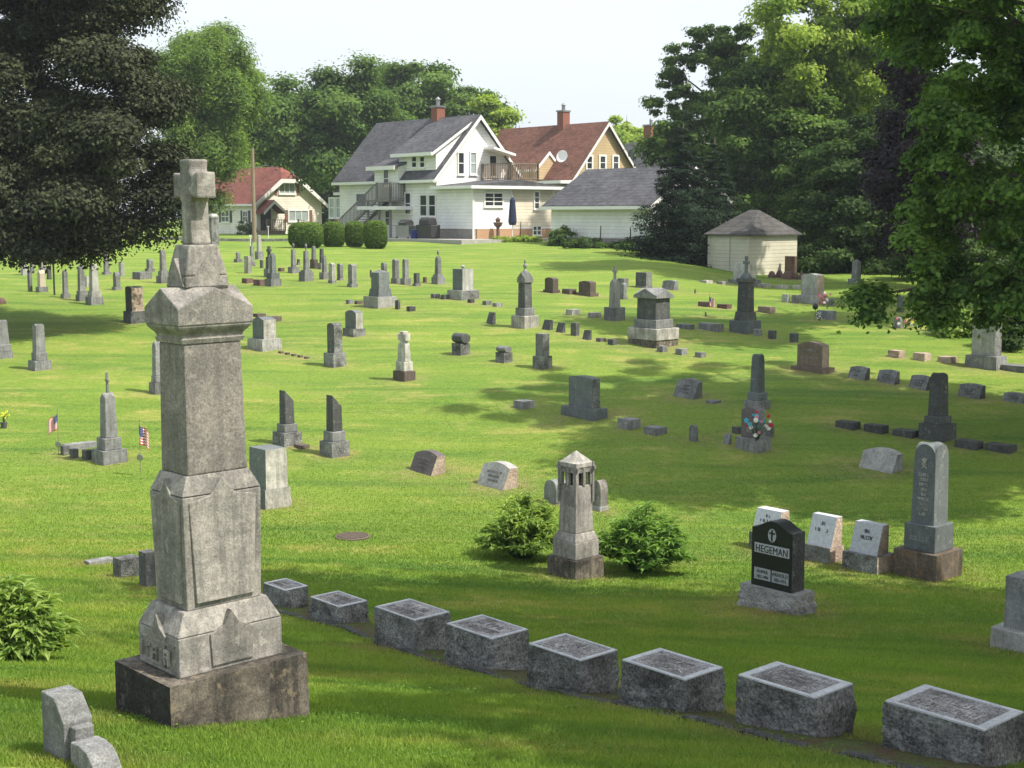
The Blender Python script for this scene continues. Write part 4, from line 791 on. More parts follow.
# ================================================================== buildings
class House:
    """local frame: +x runs along the long wall towards the viewer's right, +y away to the right; origin = nearest corner at ground"""
    def __init__(s, name, label, px, D, zg, th, cat='house'):
        p = at(px, HOR + 20, D); s.o = Vector((p.x, D, zg)); s.th = th; s.root = empty(name, s.o, -th); tag(s.root, label, cat)
        s.U = Vector((math.cos(th), -math.sin(th), 0)); s.V = Vector((math.sin(th), math.cos(th), 0))
    def on(s, px, py, plane, c=0.):
        """where a pixel's ray meets the local plane y=c ('y') or x=c ('x'); returns (along, z)"""
        r = Vector(ray(px, py)); n = s.V if plane == 'y' else s.U; t = (n.dot(s.o) + c) / n.dot(r); q = r * t - s.o
        return ((s.U if plane == 'y' else s.V).dot(q), q.z)
    def win(s, plane, c, x0, x1, y0, y1, mat='glassd', panes=(1, 2), name='window', frame=.09, fm='white', sill=True):
        a0, _ = s.on(x0, (y0 + y1) / 2, plane, c); a1, _ = s.on(x1, (y0 + y1) / 2, plane, c); _, z1 = s.on((x0 + x1) / 2, y0, plane, c); _, z0 = s.on((x0 + x1) / 2, y1, plane, c)
        return s.winl(plane, c, a0, a1, z0, z1, mat, panes, name, frame, fm, sill)
    def winl(s, plane, c, a0, a1, z0, z1, mat='glassd', panes=(1, 2), name='window', frame=.09, fm='white', sill=True):
        m = MB(); q = MB()
        def bx(mb, a, b, za, zb, o0, o1):
            if plane == 'y': mb.box(a, b, c - o1, c - o0, za, zb)
            else: mb.box(c + o0, c + o1, a, b, za, zb)
        f = frame
        bx(m, a0 - f, a0, z0 - f, z1 + f, -.02, .06); bx(m, a1, a1 + f, z0 - f, z1 + f, -.02, .06); bx(m, a0, a1, z1, z1 + f, -.02, .06); bx(m, a0, a1, z0 - f, z0, -.02, .06)
        for k in range(1, panes[0]): x = a0 + (a1 - a0) * k / panes[0]; bx(m, x - .035, x + .035, z0, z1, -.02, .045)
        for k in range(1, panes[1]): z = z0 + (z1 - z0) * k / panes[1]; bx(m, a0, a1, z - .025, z + .025, -.02, .04)
        w = m.build(name, fm, s.root); bx(q, a0, a1, z0, z1, -.02, .012); q.build('pane', mat, w)
        if sill: t = MB(); bx(t, a0 - f - .03, a1 + f + .03, z0 - f - .05, z0 - f - .001, -.02, .1); t.build('sill', fm, w)
        return w
    def part(s, mb, name, mat, parent=None): return mb.build(name, mat, parent or s.root)
def gable_roof(h, x0, x1, y0, y1, ze, zr, mat, oh=.35, th=.16, parent=None, fascia='white', ohx=.3):
    """ridge along x"""
    ym = (y0 + y1) / 2; sl = (zr - ze) / (ym - y0); ya, yb = y0 - oh, y1 + oh; za = ze - sl * oh
    m = MB(); m.prism([(ya, za), (ym, zr), (yb, za), (yb, za + th), (ym, zr + th * 1.3), (ya, za + th)], 'x', x0 - ohx, x1 + ohx); rf = m.build('roof', mat, parent or h.root)
    b = MB()
    for xx in (x0 - ohx - .05, x1 + ohx + .005): b.prism([(ya, za - .12), (ym, zr - .14), (yb, za - .12), (yb, za + .1), (ym, zr + .12), (ya, za + .1)], 'x', xx, xx + .045)
    b.box(x0 - ohx, x1 + ohx, ya - .06, ya - .005, za - .08, za + .1); b.box(x0 - ohx, x1 + ohx, yb + .005, yb + .06, za - .08, za + .1); b.build('bargeboard', fascia, rf)
    return rf
def gable_body(x0, x1, y0, y1, z0, ze, zr):
    m = MB(); ym = (y0 + y1) / 2; m.prism([(y0, z0), (y1, z0), (y1, ze), (ym, zr - .05), (y0, ze)], 'x', x0, x1); return m
def chimney(h, x, y, z0, z1, w=.6, parent=None):
    m = MB(); m.box(x - w / 2, x + w / 2, y - w / 2, y + w / 2, z0, z1); c = m.build('chimney', 'brick', parent or h.root)
    m = MB(); m.box(x - w / 2 - .06, x + w / 2 + .06, y - w / 2 - .06, y + w / 2 + .06, z1, z1 + .12); m.lathe([(.14, z1 + .12), (.14, z1 + .5), (.22, z1 + .52), (.03, z1 + .7)], x, y, 10); m.build('chimney_cap', 'metal', c)
# ---- white house
H = House('white_house', 'two-storey white clapboard house with grey roof, rooftop deck and outside stairs', 473, 85, -1.46, R(50))
E0, MX, LX, W = 0, -3.63, -14.6, 6.6
m = MB(); m.box(MX, 0, 0, W, .62, 3.1); H.part(m, 'rear_wing_wall', 'sidew')
m = MB(); m.box(MX - .02, -.04, .04, W - .04, -.6, .62); H.part(m, 'foundation', 'block')
m = MB(); m.box(-.1, .02, .3, W - .05, -.5, .60); H.part(m, 'brick_foundation', 'tanbrick')
m = MB(); m.box(-.004, .015, 3.1, W - .01, .72, 3.0); H.part(m, 'unpainted_siding', 'sidey')
m = MB(); m.prism([(-.45, 3.1), (W + .45, 3.1), (W + .45, 3.22), (W * .5, 3.62), (-.45, 3.22)], 'x', MX, .45); rf = H.part(m, 'flat_roof', 'roofg')
m = MB(); m.box(MX, .5, -.5, -.455, 3.04, 3.22); m.box(.455, .5, -.45, W + .5, 3.04, 3.22); m.build('fascia', 'white', rf)
m = gable_body(LX, MX, 0, W, -.5, 3.95, 7.55); H.part(m, 'main_wall', 'sidew')
gable_roof(H, LX, MX, 0, W, 3.98, 7.6, 'roofg', .4, .14)
m = MB(); m.box(.01, .06, -.06, .06, 0, 3.1); H.part(m, 'corner_board', 'white'); m = MB(); m.box(.02, .09, W - .2, W - .1, 0, 3.1); H.part(m, 'downspout', 'white')
# long dormer on the near slope
xa, _ = H.on(399, 165, 'y', .12); xb, _ = H.on(436, 165, 'y', .12); _, dz0 = H.on(418, 172, 'y', .12); _, dz1 = H.on(418, 154, 'y', .12)
m = MB(); m.prism([(.12, 3.6), (3.25, 3.6), (3.25, 7.4), (.12, dz1)], 'x', xa, xb); d = H.part(m, 'dormer', 'sidew')
m = MB(); m.prism([(-.3, dz1 - .1), (3.3, 7.54), (3.3, 7.76), (-.3, dz1 + .05)], 'x', xa - .3, xb + .12); m.build('dormer_roof', 'roofg', d)
m = MB(); m.box(xa - .3, xb + .14, -.36, -.3, dz1 - .16, dz1 + .05); m.prism([(-.3, dz1 - .18), (3.3, 7.42), (3.3, 7.58), (-.3, dz1 - .0)], 'x', xb + .125, xb + .17); m.build('dormer_trim', 'white', d)
for a, b in ((412.5, 416.8), (420.5, 424.8)): H.win('y', .12, a, b, 157, 167, panes=(1, 2), frame=.07)
# landing dormer with door
xa, _ = H.on(374.5, 180, 'y', -.5); xb, _ = H.on(398, 180, 'y', -.5); _, z1 = H.on(388, 167, 'y', -.5)
m = MB(); m.prism([(-.5, 2.4), (2.0, 2.4), (2.0, z1 + .6), (-.5, z1)], 'x', xa, xb); d = H.part(m, 'landing_bay', 'sidew')
m = MB(); m.prism([(-.85, z1 - .12), (2.6, z1 + .95), (2.6, z1 + 1.1), (-.85, z1 + .03)], 'x', xa - .4, xb + .1); m.build('bay_roof', 'roofg', d)
m = MB(); m.box(xa - .4, xb + .14, -.91, -.855, z1 - .2, z1 + .05); m.build('fascia', 'white', d)
H.win('y', -.5, 384.5, 389, 170, 187, panes=(1, 2), name='upper_door', sill=False)
for r_ in ((405.8, 410.8, 193.5, 213.5, (1, 2)), (420.8, 427, 195.5, 215.5, (1, 2)), (429.5, 435.6, 195.5, 215.5, (1, 2))): H.win('y', 0, r_[0], r_[1], r_[2], r_[3], panes=r_[4])
H.win('y', 0, 357, 366, 194, 206, panes=(1, 1)); H.win('y', 0, 386, 390, 211, 225, name='back_door', sill=False)
# left bay
m = MB(); m.box(LX - 1.2, LX + .4, 1.0, 4.5, -.5, 2.9); d = H.part(m, 'side_bay', 'sidew')
m = MB(); m.prism([(.6, 2.9), (4.9, 2.9), (4.4, 3.3), (1.1, 3.3)], 'x', LX - 1.6, LX + .3); m.build('bay_roof', 'roofg', d)
m = MB(); m.box(LX - 1.62, LX + .3, .54, .6, 2.82, 3.0); m.build('fascia', 'white', d)
for a, b in ((330, 334.5), (337, 341)): H.win('y', 1.0, a, b, 198.5, 217, panes=(1, 2), mat='curtain')
# gable end openings and deck
for a, b, mt in ((458.3, 463.3, 'glassd'), (470.5, 475.6, 'curtain')): H.win('x', MX, a, b, 153, 173.5, panes=(1, 2), mat=mt)
H.win('x', MX, 489.5, 496, 156, 176, name='deck_door', panes=(1, 1), sill=False)
ya, _ = H.on(484, 160, 'x', MX); yb, _ = H.on(506, 160, 'x', MX); m = MB(); m.prism([(ya, 5.6), (yb, 5.2), (yb, 5.35), (ya, 5.75)], 'x', MX, MX + 1.0); H.part(m, 'door_hood', 'white')
H.win('x', 0, 485, 502, 193.5, 205.5, panes=(2, 3)); H.win('x', .015, 534.5, 538.5, 192, 208, panes=(1, 3)); H.win('x', .02, 533, 540.5, 226.5, 234.5, panes=(2, 2), name='basement_window', frame=.06)
m = MB(); xr0, xr1 = MX + .1, -.7; dk0 = H.on(511, 178, 'x', xr1)[0]; dk1 = H.on(538, 178, 'x', xr1)[0]
m.box(xr0, xr1, dk0, dk1, 3.55, 3.66); dk = H.part(m, 'rooftop_deck', 'wood')
m = MB()
def rail(m, p0, p1, z0, z1, step=.16, post=.07):
    p0, p1 = Vector(p0), Vector(p1); L = (p1 - p0).length; n = max(2, int(L / step))
    for z in (z0 + .08, z1):
        a, b = p0 + Vector((0, 0, z)), p1 + Vector((0, 0, z)); m.tube(a, b, .035, .035, 4)
    for k in range(n + 1): q = p0.lerp(p1, k / n); m.box(q.x - .02, q.x + .02, q.y - .02, q.y + .02, q.z + z0, q.z + z1)
    for q in (p0, p1): m.box(q.x - post / 1.4, q.x + post / 1.4, q.y - post / 1.4, q.y + post / 1.4, q.z + z0 - .1, q.z + z1 + .06)
rail(m, (xr0, dk0, 3.66), (xr1, dk0, 3.66), 0, 1.0); rail(m, (xr1, dk0, 3.66), (xr1, dk1, 3.66), 0, 1.0); rail(m, (xr0, dk1, 3.66), (xr1, dk1, 3.66), 0, 1.0); m.build('railing', 'wood', dk)
# porch roof, landing, stairs
xa, zp = H.on(358, 208, 'y', -1.3); xb, _ = H.on(396, 208, 'y', -1.3)
m = MB(); m.box(xa, xb, -1.4, 0, zp - .12, zp + .1); H.part(m, 'porch_roof', 'white')
x0, zl = H.on(367, 200, 'y', -1.1); x1, _ = H.on(391, 200, 'y', -1.1)
m = MB(); m.box(x0, x1, -1.2, 0, zl - .12, zl); ld = H.part(m, 'stair_landing', 'greywood'); m = MB()
rail(m, (x0 + 1.2, -1.15, zl), (x1, -1.15, zl), 0, 1.05, .12); rail(m, (x1, -1.15, zl), (x1, 0, zl), 0, 1.05, .12)
for xx in (x0 + .1, x1 - .1, (x0 + x1) / 2): m.box(xx - .06, xx + .06, -1.15, -1.03, 0, zl)
m.build('railing', 'greywood', ld)
xs, zs = H.on(341, 221, 'y', -1.1); m = MB(); n = 14
for k in range(n): t = k / n; x = xs + (x0 + 1.1 - xs) * t; z = .2 + (zl - .2) * t; m.box(x, x + .3, -1.15, -.2, z, z + .05)
for y_ in (-1.18, -.2): m.tube((xs, y_, .1), (x0 + 1.15, y_, zl - .05), .11, .11, 4)
st = H.part(m, 'outside_stairs', 'greywood'); m = MB()
nn = 26
for k in range(nn + 1): t = k / nn; x = xs + (x0 + 1.1 - xs) * t; z = .2 + (zl - .2) * t; m.box(x - .02, x + .02, -1.2, -1.16, z, z + 1.0)
m.tube((xs, -1.18, 1.2), (x0 + 1.1, -1.18, zl + 1.0), .05, .05, 4); m.build('railing', 'greywood', st)
chx, chz = H.on(438, 110, 'y', 3.3); chimney(H, chx, 3.3, 7.2, chz + .15, .65)
# ---- tan house
H2 = House('tan_house', 'tan gabled house with red-brown roof and brick chimney behind the white house', 573, 105, -1.6, R(50))
W2 = 6.7; m = gable_body(-12.5, 0, 0, W2, -.6, 4.45, 8.4); H2.part(m, 'wall', 'sidet')
rf = gable_roof(H2, -12.5, 0, 0, W2, 4.48, 8.42, 'roofr', .35, .14)
for a, b in ((587, 591.5), (600, 604.8), (613.2, 617.8)): H2.win('x', 0, a, b, 156.5, 175, panes=(1, 3), frame=.14)
cx_, cz_ = H2.on(563.5, 112, 'y', 3.35); chimney(H2, cx_, 3.35, 7.5, cz_, .7, rf)
xa, z = H2.on(512, 153, 'y', .3); xb, zt_ = H2.on(549, 153, 'y', .3)
gable_roof(H2, xa, xb, -.9, 1.5, zt_ - 1.15, zt_, 'roofr', .2, .1, ohx=.05); m = gable_body(xa, xb, -.9, 1.5, zt_ - 2.0, zt_ - 1.2, zt_ - .08); H2.part(m, 'porch_gable', 'sidet')
m = MB(); x_, z_ = H2.on(566, 157, 'y', .6); m.lathe([(.02, 0), (.3, .04), (.52, .14), (.6, .24), (.57, .24), (.3, .08), (.02, .05)], n=18); ds = m.build('satellite_dish', 'white', H2.root, (x_, .3, z_)); ds.scale = (.78,) * 3; ds.rotation_euler = (R(75), 0, R(20))
m = MB(); m.tube((x_ , .35, z_ - .1), (x_ + .3, .9, z_ - 1.1), .04, .04, 6); m.build('dish_arm', 'metal', H2.root)
m = MB(); m.box(-3.5, .4, -1.6, 0, -.5, 3.9); H2.part(m, 'side_addition', 'greywood')
m = MB(); m.box(-3.6, .7, -1.9, -.02, 3.9, 4.12); H2.part(m, 'addition_roof', 'white')
# ---- garage
H3 = House('garage', 'pale blue-white garage with grey shingled roof beside the dark spruce', 651, 75, gzf(7.5, 75), R(50), 'garage')
ge = zat(651, 203, 75) - H3.o.z; m = gable_body(-8, 0, 0, 6.1, .75, ge, ge + 1.75); H3.part(m, 'wall', 'sidew')
m = MB(); m.box(-7.97, -.03, .03, 6.07, -1.2, .75); H3.part(m, 'foundation', 'block'); gable_roof(H3, -8, 0, 0, 6.1, ge + .02, ge + 1.85, 'roofg', .45, .14, ohx=.35)
# ---- grey roofed house behind
H4 = House('grey_roofed_house', 'grey-roofed house with brick chimney half hidden behind the dark trees', 668, 122, -1.7, R(50))
m = gable_body(-9, 0, 0, 8, -.6, 3.8, 8.0); H4.part(m, 'wall', 'sidew'); rf = gable_roof(H4, -9, 0, 0, 8, 3.85, 8.1, 'roofg', .35, .16)
cx_, cz_ = H4.on(651, 126, 'y', 4); chimney(H4, cx_, 4, 7, cz_, .95, rf)
m = MB(); m.box(-2.6, .3, -1.2, 1.6, 3.2, 5.0); H4.part(m, 'low_wing', 'sidet'); m = MB(); m.box(-3, .6, -1.6, 1.7, 5.0, 5.25); H4.part(m, 'wing_roof', 'roofg')
# ---- cream house
H5 = House('cream_house', 'small cream cottage with red clipped-gable roof and maroon shutters at far left', 257, 120, -1.65, R(50))
W5 = 6.5; ze = zat(257, 202, 120) - H5.o.z; _, zr = H5.on(285, 170, 'x', -1.0); zc = zr - .95; f = .36
yl, yr = W5 * f * 1.0, W5 * (1 - f)
m = MB(); m.prism([(0, -.5), (W5, -.5), (W5, ze), (yr, zc), (yl, zc), (0, ze)], 'x', -13, 0); H5.part(m, 'wall', 'sidec')
m = MB(); oh = .4; sl = (zc - ze) / yl; a = [(-oh, ze - sl * oh), (yl, zc), (W5 / 2, zr)]
pts = [(-oh, ze - sl * oh), (yl, zc + .02), (yr, zc + .02), (W5 + oh, ze - sl * oh), (W5 + oh, ze - sl * oh + .16), (W5 / 2 + .01, zr + .3), (W5 / 2, zr + .3), (-oh, ze - sl * oh + .16)]
m.prism(pts, 'x', -13.4, -1.3)
b = len(m.v); m.v += [(-1.3, -oh, ze - sl * oh + .16), (-1.3, W5 / 2, zr + .3), (-1.3, W5 + oh, ze - sl * oh + .16), (.4, -oh, ze - sl * oh + .16), (.4, yl - .1, zc + .16), (.4, yr + .1, zc + .16), (.4, W5 + oh, ze - sl * oh + .16), (.4, -oh, ze - sl * oh), (.4, yl, zc), (.4, yr, zc), (.4, W5 + oh, ze - sl * oh), (-1.3, -oh, ze - sl * oh), (-1.3, yl, zc), (-1.3, yr, zc), (-1.3, W5 + oh, ze - sl * oh)]
for q in ((0, 3, 4, 1), (1, 4, 5), (1, 5, 6, 2), (3, 7, 8, 4), (4, 8, 9, 5), (5, 9, 10, 6), (7, 11, 12, 8), (8, 12, 13, 9), (9, 13, 14, 10), (0, 11, 7, 3), (2, 6, 10, 14)): m.f.append(tuple(b + k for k in q)); m.m.append(0)
rf = H5.part(m, 'roof', 'roofred')
m = MB(); e = .28
m.prism([(-oh, ze - sl * oh - .2), (-oh, ze - sl * oh + .14), (yl - .1, zc + .14), (yr + .1, zc + .14), (W5 + oh, ze - sl * oh + .14), (W5 + oh, ze - sl * oh - .2), (yr - .05, zc - .2), (yl + .05, zc - .2)], 'x', .405, .46)
m.box(-13.4, .4, -oh - .06, -oh - .005, ze - sl * oh - .02, ze - sl * oh + .15); m.build('bargeboard', 'white', rf)
w = H5.win('x', 0, 279.5, 294, 183.5, 193, mat='curtain', panes=(3, 1), frame=.12)
w = H5.win('x', 0, 289, 307.5, 211, 220.5, mat='curtain', panes=(3, 1), frame=.12)
for (a, b, y0, y1, pl) in ((274.5, 277, 183, 195, 'x'), (296.6, 299, 183, 195, 'x'), (285, 287.5, 210, 221.5, 'x'), (309.5, 312, 210, 221.5, 'x')):
    u0, _ = H5.on(a, y0, 'x', 0); u1, _ = H5.on(b, y0, 'x', 0); _, z1 = H5.on(a, y0, 'x', 0); _, z0 = H5.on(a, y1, 'x', 0); m = MB(); m.box(.01, .05, u0, u1, z0, z1); H5.part(m, 'shutter', 'maroon')
for (a, b) in ((222, 229), (243.5, 247.5)):
    H5.win('y', 0, a, b, 211.5, 221.5, panes=(2, 2), frame=.08)
    for c in (a - 2.6, b + 1.0):
        u0, z1 = H5.on(c, 210.5, 'y', 0); u1, _ = H5.on(c + 1.9, 210.5, 'y', 0); _, z0 = H5.on(c, 222.5, 'y', 0); m = MB(); m.box(u0, u1, -.05, -.01, z0, z1); H5.part(m, 'shutter', 'shutter')
u0, z1 = H5.on(261, 212, 'x', .5); u1, _ = H5.on(276, 212, 'x', .5); _, zt = H5.on(268, 202, 'x', 1)
m = MB(); m.prism([(u0 - .3, z1 - .15), ((u0 + u1) / 2, zt), (u1 + .5, z1 - .15), (u1 + .5, z1), ((u0 + u1) / 2, zt + .18), (u0 - .3, z1)], 'x', 0, 1.5); ph = H5.part(m, 'porch_roof', 'roofred')
m = MB(); m.prism([(u0 - .3, z1 - .25), ((u0 + u1) / 2, zt - .14), (u1 + .5, z1 - .25), (u1 + .5, z1 - .03), ((u0 + u1) / 2, zt + .12), (u0 - .3, z1 - .03)], 'x', 1.505, 1.56); m.build('bargeboard', 'white', ph)
m = MB(); m.box(0, .04, (u0 + u1) / 2 - .5, (u0 + u1) / 2 + .5, .3, 2.3); H5.part(m, 'door', 'shutter')
m = MB(); m.box(.01, 1.5, u0, u1 + .3, -.3, .35); rail(m, (1.45, u0, .35), (1.45, u1 + .3, .35), 0, .9); rail(m, (1.45, u1 + 1.6, .35), (1.45, u1 + 3.6, .05), 0, .9); H5.part(m, 'porch', 'wood')
# ---- shed: two faces seen, pyramid roof
P = at(748, 240, 68); zg = zat(748, 273, 68); th6 = R(45)
H6 = House('shed', 'small cream clapboard shed with pyramid shingle roof at the edge of the trees', 748.5, 67, zat(748, 273.5, 67), th6, 'shed')
zw = zat(748, 235.5, 67) - H6.o.z; a6, _ = H6.on(708.5, 250, 'y', 0); b6, _ = H6.on(797, 250, 'x', 0)
m = MB(); m.box(a6, 0, 0, b6, -.4, zw); H6.part(m, 'wall', 'sideg'); zr6 = zw + zat(750, 211, 69) - zat(750, 234, 69) + .1
m = MB(); o_ = .18; cx_, cy_ = a6 / 2, b6 / 2
m.v = [(a6 - o_, -o_, zw - .02), (o_, -o_, zw - .02), (o_, b6 + o_, zw - .02), (a6 - o_, b6 + o_, zw - .02), (a6 - o_, -o_, zw + .05), (o_, -o_, zw + .05), (o_, b6 + o_, zw + .05), (a6 - o_, b6 + o_, zw + .05), (cx_ - .25, cy_ - .05, zr6), (cx_ + .25, cy_ + .05, zr6)]
m.f = [(0, 3, 2, 1), (0, 1, 5, 4), (1, 2, 6, 5), (2, 3, 7, 6), (3, 0, 4, 7), (4, 5, 9, 8), (5, 6, 9), (6, 7, 8, 9), (7, 4, 8)]; m.m = [0] * 9; H6.part(m, 'roof', 'roofs')
m = MB(); u0, _ = H6.on(715, 250, 'y', 0); u1, _ = H6.on(729, 250, 'y', 0); m.box(u0, u1, -.04, -.005, .05, zw - .12); m.box(u0 - .06, u0, -.05, -.004, 0, zw - .06); m.box(u1, u1 + .06, -.05, -.004, 0, zw - .06); d = H6.part(m, 'door', 'sideg')
m = MB(); m.box(-.05, .03, -.03, .05, 0, zw - .03); H6.part(m, 'corner_board', 'sideg'); m = MB(); m.box(a6 - .03, a6 + .1, -.03, .02, 0, zw - .03); H6.part(m, 'corner_board', 'sideg')
# ---- terrace and yard things
Ho = H.o; ex = H.U; ey = H.V
def wp(x, y, z=0): return Ho + ex * x + ey * y + Vector((0, 0, z))
m = MB(); m.box(-12.0, 2.2, -2.6, 12.5, -.8, .02); o = m.build('concrete_terrace', 'concrete', None, Ho, -R(50)); tag(o, kind='structure')
# clipped hedge bushes
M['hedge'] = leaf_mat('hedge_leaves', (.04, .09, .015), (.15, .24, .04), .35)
hl = ['leftmost and widest clipped round shrub before the white house', 'second clipped shrub from the left before the white house', 'third clipped shrub, a narrow one before the white house', 'rightmost clipped shrub beside the white house stairs']
for (x0, x1, yt, yb), l in zip(((288, 321, 223.5, 248), (322, 343.5, 223, 247), (345, 363, 222.5, 247), (363.5, 386, 222, 249)), hl):
    g = ground_hit((x0 + x1) / 2, yb); s_ = g.y / F; w = (x1 - x0) * s_ / 2; h = (yb - yt) * s_; g.y += w * .7; g.z = gzf(g.x, g.y); n = 20000
    d = rdir(n); q = d / (np.abs(d) ** 3.6).sum(1, keepdims=True) ** (1 / 3.6); q *= (1 - .3 * RNG.random((n, 1)) ** 2); q += RNG.normal(size=(n, 3)) * .03
    root = empty('clipped_shrub', g); tag(root, l, 'shrub', 'clipped shrubs before the white house')
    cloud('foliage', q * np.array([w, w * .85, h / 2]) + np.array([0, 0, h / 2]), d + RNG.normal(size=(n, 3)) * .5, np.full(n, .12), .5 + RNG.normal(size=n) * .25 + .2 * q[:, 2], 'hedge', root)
    m = MB(); 
    for k in range(4): a = k * 1.6; m.tube((.1 * math.cos(a), .1 * math.sin(a), -.1), (.5 * w * math.cos(a), .5 * w * math.sin(a), h * .7), .05, .02, 6)
    m.build('stems', 'bark', root)
# closed patio umbrella
p = ground_hit(449, 243); p = wp(1.3, 5.0) if False else at(512 * 0 + 512, 0, 1) ; u, z = H.on(512.5, 228, 'x', 1.2); p = wp(1.2, u, 0)
root = empty('patio_umbrella', p); tag(root, 'closed navy patio umbrella by the white house wall', 'umbrella')
m = MB(); m.lathe([(.03, 2.55), (.16, 2.35), (.22, 1.6), (.26, 1.05), (.2, .85), (.05, .9)][::-1], n=10); m.build('canopy', 'navy', root); m = MB(); m.tube((0, 0, 0), (0, 0, 2.62), .025, .025, 6); m.lathe([(.25, 0), (.25, .06), (.04, .1)], n=12); m.build('pole', 'white', root)
# covered grill and open gas grill
def grill(px, covered, lab):
    u, z = H.on(px, 236, 'y', -1.6); p = wp(u, -1.6, .02); root = empty('barbecue_grill', p, -R(50)); tag(root, lab, 'grill')
    if covered:
        m = MB(); m.box(-.75, .75, -.35, .35, .05, .85, -.03, -.02); m.prism([(-.35, .85), (.35, .85), (.3, 1.15), (.15, 1.3), (-.15, 1.3), (-.3, 1.15)], 'x', -.5, .5); m.build('cover', 'darkmetal', root, bevel=.05)
        m = MB(); m.box(-.6, .6, -.3, .3, -.02, .05); m.build('base', 'metal', root)
    else:
        m = MB(); m.box(-.7, .7, -.3, .3, .1, .8); m.build('cabinet', 'metal', root, bevel=.01); m = MB(); m.prism([(-.3, .8), (.3, .8), (.3, 1.0), (.15, 1.15), (-.12, 1.15), (-.3, 1.0)], 'x', -.42, .42); m.build('lid', 'darkmetal', root, bevel=.02)
        m = MB(); m.box(-1.0, -.7, -.3, .3, .76, .8); m.box(.7, 1.0, -.3, .3, .76, .8); m.build('side_shelf', 'metal', root)
        m = MB(); m.tube((-.35, -.36, .98), (.35, -.36, .98), .02, .02, 6); m.build('handle', 'metal', root)
        m = MB(); [m.tube((sx * .6, -.3, .05), (sx * .6, -.24, .05), .07, .07, 10) for sx in (-1, 1)]; m.build('wheel', 'darkmetal', root)
grill(406, False, 'open-lidded steel gas grill by the white house wall'); grill(428, True, 'barbecue under a black cover right of the steel gas grill')
u, z = H.on(415, 237, 'y', -1.9); p = wp(u, -1.9, .02); m = MB(); m.lathe([(.26, 0), (.3, .5), (.31, .52), (.26, .5), (.02, .45)], n=14); tag(m.build('storage_tub', 'bluecloth', None, p), 'blue plastic tub between the two grills', 'tub')
# flower pots / finial statue by terrace
u, z = H.on(498, 236, 'x', 1.0); p = wp(1.0, u, 0); m = MB(); m.lathe([(.2, 0), (.22, .1), (.1, .2), (.1, .7), (.24, .85), (.3, 1.0), (.12, 1.05), (.16, 1.2), (.02, 1.35)], n=12); tag(m.build('garden_urn', 'red', None, p), 'terracotta garden urn on a pedestal by the white house', 'garden urn')
# utility pole, thin sign pole, stone gate pillar
p = ground_hit(254.5, 242); m = MB(); h_ = zat(254, 148, p.y) - p.z; m.tube((0, 0, -.3), (0, 0, h_), .13, .09, 10); root = empty('utility_pole', p); tag(root, 'weathered wooden utility pole before the cream cottage', 'utility pole'); m.build('pole', 'wood', root); m = MB(); m.tube((0, 0, h_ - 1.2), (.9, 0, h_ - 1.0), .03, .02, 6); m.build('bracket', 'metal', root)
for px, yt, yb, l in ((268.5, 226, 240, 'thin white stake left of the clipped shrubs'), (250.5, 235, 247, 'thin white stake by the far left graves')):
    p = ground_hit(px, yb); m = MB(); hh = zat(px, yt, p.y) - p.z; m.tube((0, 0, -.1), (0, 0, hh), .025, .025, 6); m.box(-.06, .06, -.03, .03, hh - .08, hh); tag(m.build('marker_stake', 'white', None, p), l, 'stake')
p = ground_hit(213.5, 245); s_ = p.y / F; hh = 31 * s_; root = empty('stone_pillar', p, -R(48)); tag(root, 'fieldstone gate pillar with a domed cap behind the cross', 'pillar')
block(10.5 * s_ / 1.38, 10.5 * s_ / 1.38, 10.5 * s_ / 1.38, 10.5 * s_ / 1.38, -.3, hh * .88, n=8, rough=.04, seed=2).build('shaft', 'rock', root); block(10.5 * s_ / 1.3, 10.5 * s_ / 1.3, 10.5 * s_ / 1.3, 10.5 * s_ / 1.3, hh * .881, hh, 'pil', .6, n=8).build('cap', 'lgran', root)
# narrow road strip in front of the cottage and its dark kerb
mb = MB(); a, b = ground_hit(150, 239.5), ground_hit(352, 241); 
pts = [a.lerp(b, k / 20) for k in range(21)]
for p in pts:
    for dy in (0, 3.0): mb.v.append((p.x, p.y + dy, gzf(p.x, p.y + dy) + .03))
for k in range(20): mb.f.append((2 * k, 2 * k + 2, 2 * k + 3, 2 * k + 1)); mb.m.append(0)
M['asphalt'] = plain_mat('asphalt', (.055, .055, .057), .9, .3, 8, .4); tag(mb.build('road', 'asphalt'), kind='structure')
mb = MB()
for k in range(20): p, q = pts[k], pts[k + 1]; b = len(mb.v); z0, z1 = gzf(p.x, p.y), gzf(q.x, q.y); mb.v += [(p.x, p.y - .3, z0 - .2), (q.x, q.y - .3, z1 - .2), (q.x, q.y - .02, z1 - .2), (p.x, p.y - .02, z0 - .2), (p.x, p.y - .3, z0 + .16), (q.x, q.y - .3, z1 + .16), (q.x, q.y - .02, z1 + .16), (p.x, p.y - .02, z0 + .16)]; mb.f += [tuple(b + t for t in f) for f in ((4, 5, 6, 7), (0, 1, 5, 4), (3, 7, 6, 2))]; mb.m += [0] * 3
tag(mb.build('kerb', 'rock'), kind='structure')
